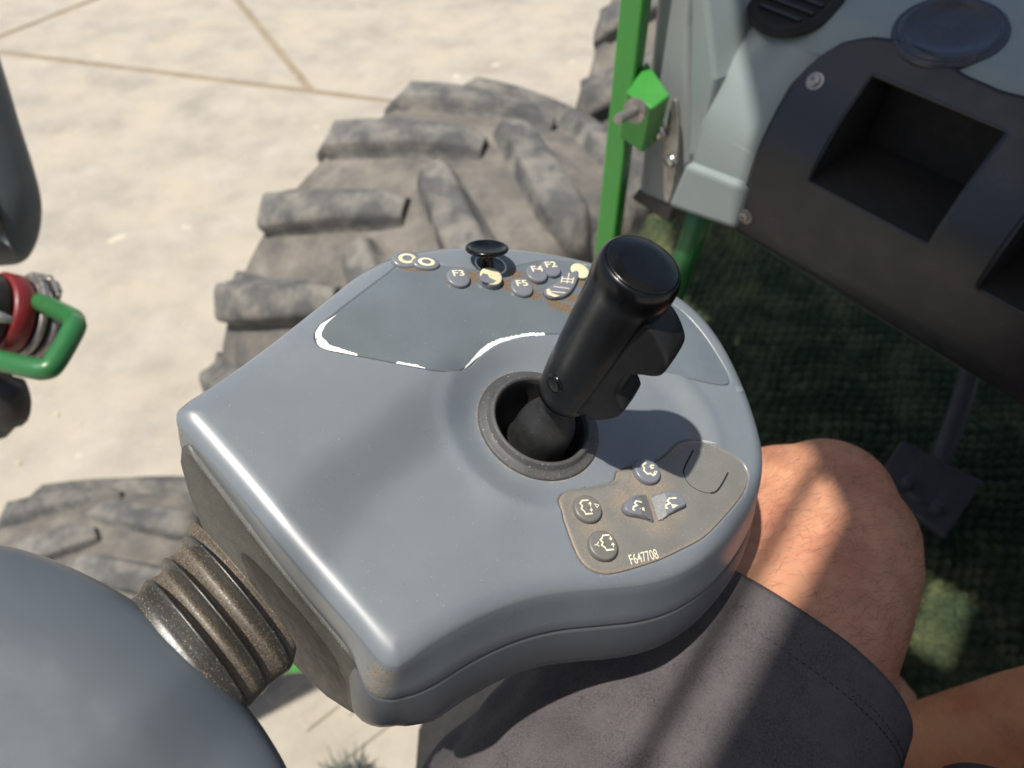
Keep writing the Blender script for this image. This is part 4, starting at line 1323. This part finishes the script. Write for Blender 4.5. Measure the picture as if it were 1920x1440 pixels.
def person():
    root = empty('person', W(.06,-.08,-1.1), 'seated person in dark grey knit shorts, bare knees beside the console', 'person')
    parts = []
    def leg(H, K, A, s=1.):
        th = (K-H); sh = (A-K)
        tn = th.normalized(); sn = sh.normalized()
        q = [(H - tn*.04, .085, .080), (H + th*.25, .090, .084), (H + th*.5, .086, .080), (H + th*.72, .104, .086), (H + th*.88, .100, .083), (K - tn*.005, .095, .080), (K + tn*.035, .081, .066), (K + tn*.065, .044, .036)]
        parts.append(ellip_tube(q))
        q = [(K - sn*.02, .058, .060), (K + sn*.05, .058, .060), (K + sh*.22, .058, .062), (K + sh*.40, .054, .058), (K + sh*.65, .043, .045), (K + sh*.88, .034, .036), (A, .034, .036)]
        parts.append(ellip_tube(q))
        # knee cap
        M3 = frame(tn).to_3x3()
        parts.append(ball(K + tn*.030 + Vector((0,0,.016)), (.056,.050,.050), M3))
        parts.append(ball(K - tn*.02 + Vector((0,0,.014)), (.066,.060,.07), M3))
        # foot
        fd = Vector((DF.x, DF.y, 0))
        parts.append(ellip_tube([(A - fd*.05 + Vector((0,0,-.035)), .030, .035), (A + fd*.03 + Vector((0,0,-.032)), .036, .040), (A + fd*.12 + Vector((0,0,-.045)), .045, .030), (A + fd*.19 + Vector((0,0,-.056)), .042, .018)]))
    leg(H1, K1, A1); leg(H2, K2, A2)
    pc = (H1+H2)/2 + Vector((-.06,-.05,.02))
    parts.append(ball(pc, (.17,.13,.10), Matrix.Rotation(math.atan2(DL.y, DL.x), 3, 'Z')))
    V, Fc = join(*parts)
    o = mk('body', V, Fc, M_skin, root)
    rm = o.modifiers.new('r', 'REMESH'); rm.mode = 'VOXEL'; rm.voxel_size = .0045
    sm = o.modifiers.new('s', 'SMOOTH'); sm.factor = .6; sm.iterations = 14
    dg = bpy.context.evaluated_depsgraph_get(); dg.update()
    me = bpy.data.meshes.new_from_object(o.evaluated_get(dg)); o.modifiers.clear(); o.data = me
    for p in me.polygons: p.use_smooth = True
    # gentle unevenness of flesh
    me.calc_loop_triangles()
    if not me.materials: me.materials.append(M_skin)
    # hairs on what is seen of thigh, knee and shin
    Mw = PM[root.name]; hv, hf = [], []
    polys = list(me.polygons); random.shuffle(polys)
    cnt = 0; tn1 = (K1-H1).normalized()
    for p in polys:
        c = Mw @ p.center; n = p.normal
        k = (c - K1).length; k2 = min((c - (K2 + (A2-K2)*t)).length for t in (.2,.4,.6,.8))
        if not (k < .19 or k2 < .09): continue
        if n.dot(CAM - c) < -.02: continue
        if (c - K1).dot(tn1) < -.19: continue
        if random.random() > (.95 if k < .19 else .4): continue
        dr = (tn1*.5 + Vector((DL.x,DL.y,0))*.35 + Vector((random.gauss(0,.30), random.gauss(0,.30), random.gauss(0,.30))))
        dr = (dr - n*dr.dot(n)).normalized()
        ln = random.uniform(.006, .018); cur = random.gauss(0, .22)
        sd = n.cross(dr)
        st = Vector(c) - n*.0004; pts = []
        for i in range(5):
            t = i/4
            pts.append(st + dr*(ln*t) + n*(ln*.30*math.sin(t*2.2)) + sd*(ln*cur*t*t))
        V_, F_ = tube(pts, [.000066,.00006,.000052,.00004,.00002], 3, False)
        hv, hf = (hv, hf)
        b = len(hv); hv += V_; hf += [tuple(i+b for i in q) for q in F_]
        cnt += 1
        if cnt > 3200: break
    ho = mk('leg_hair', hv, hf, M_hair, o); tag(ho, kind='stuff')
    # shorts
    def shorts_leg(H, K, hem, seed, back=.10):
        th = (K-H); tn = th.normalized(); x = tn.cross(Vector((0,0,1))).normalized(); y = x.cross(tn).normalized()
        L = th.length; n = 96; rings = []; m = 90
        s0, s1 = -back, L - hem
        for i in range(m+1):
            s = s0 + (s1-s0)*i/m; e = s1 - s
            ra = np.interp(s, [-.1,0,.12,.25,s1], [.124,.138,.137,.133,.128]); rb = np.interp(s, [-.1,0,.12,.25,s1], [.108,.108,.104,.099,.0955])
            c = H + tn*s + Vector((0,0,.002)) - x*np.interp(s,[0,.2,s1],[.02,.012,.006])
            ring = []
            for j in range(n):
                a = 2*math.pi*j/n
                w = .0030*math.sin(3*a + 17*s + seed) + .0022*math.sin(5*a - 31*s + seed*2) + .006*noise.noise(Vector((math.cos(a)*2.2, math.sin(a)*2.2, s*9 + seed)))
                w += .0115*noise.noise(Vector((math.cos(a)*1.2 + s*7, math.sin(a)*3.5, s*20 + seed))) * np.interp(e, [.03,.09], [0,1])
                w *= np.interp(e, [0,.03,.12], [.45,.6,1.])
                st = 0.
                for q, dp in ((.0265,.0011),(.0325,.0010)):
                    st -= dp*math.exp(-((e-q)/.0011)**2)
                if e < .026: st += .0009
                if e < .002: st -= .0012*(1 - e/.002)
                sag = -.006*max(0, -math.sin(a))*np.interp(e,[0,.1],[1,0])
                ring.append(c + x*(ra + w + st)*math.cos(a) + y*(rb + w + st + sag)*math.sin(a))
            rings.append(ring)
        # hem turned inside
        last = rings[-1]; c = sum(last, Vector())/n
        rings.append([c + (p-c)*.975 - tn*.001 for p in last]); rings.append([c + (p-c)*.965 - tn*.03 for p in last])
        # extra rings close to the stitch lines
        return loft(rings, True, False), (c, x, y, tn)
    a, fr1 = shorts_leg(H1, K1, .122, 1.3)
    b, fr2 = shorts_leg(H2, K2, .24, 4.1)
    pv = ball(pc, (.20,.16,.125), Matrix.Rotation(math.atan2(DL.y, DL.x), 3, 'Z'))
    sh = mk('shorts', *join(a, b, pv), M_shorts, root)
    # stitching: short dashes sunk in the hem grooves
    (la, lf) = a; c, x, y, tn = fr1
    hv, hf = [], []
    for e in (.0265, .0325):
        L1 = (K1-H1).length - .122 - e
        for j in range(150):
            for_ = 2*math.pi*j/150
            cc = H1 + tn*L1 - x*.006 + Vector((0,0,.002))
            pts = []
            for k in (0., .55):
                an = for_ + k*2*math.pi/150
                w = .0030*math.sin(3*an + 17*L1 + 1.3) + .0022*math.sin(5*an - 31*L1 + 2.6) + .006*noise.noise(Vector((math.cos(an)*2.2, math.sin(an)*2.2, L1*9 + 1.3)))
                w *= np.interp(e, [0,.03,.12], [.45,.6,1.])
                ra = np.interp(L1, [-.1,0,.12,.25,L1+e], [.124,.138,.137,.133,.128]); rb = np.interp(L1, [-.1,0,.12,.25,L1+e], [.108,.108,.104,.099,.0955])
                sag = -.006*max(0, -math.sin(an))*np.interp(e,[0,.1],[1,0])
                pts.append(cc + x*(ra+w-.0004)*math.cos(an) + y*(rb+w-.0004+sag)*math.sin(an))
            tv, tf = tube(pts, .00035, 5); nb = len(hv); hv += tv; hf += [tuple(i+nb for i in q) for q in tf]
    so = mk('stitching', hv, hf, M_stitch, sh)
    tag(so, kind='stuff')
person()
def seat():
    M = frame((0,0,1), DF, (H1+H2)/2 + Vector((.02,.0,-.20)))
    r = empty('driver_seat', Matrix.Translation(Vector(((H1.x+H2.x)/2, (H1.y+H2.y)/2, FLOOR))), 'dark cloth driver seat under the seated person', 'seat')
    o = mk('cushion', *box((.02,.0,.03),(.46,.40,.10), M), M_seat, r, smooth=False); bevel(o, .03, 4)
    o = mk('backrest', *box((-.28,.0,.28),(.09,.42,.50), M), M_seat, r, smooth=False); bevel(o, .03, 4)
    p = M @ Vector((0,0,0))
    mk('pedestal', *tube([Vector((p.x,p.y,FLOOR-.02)), Vector((p.x,p.y,p.z))], .10, 20), M_hose, r)
seat()
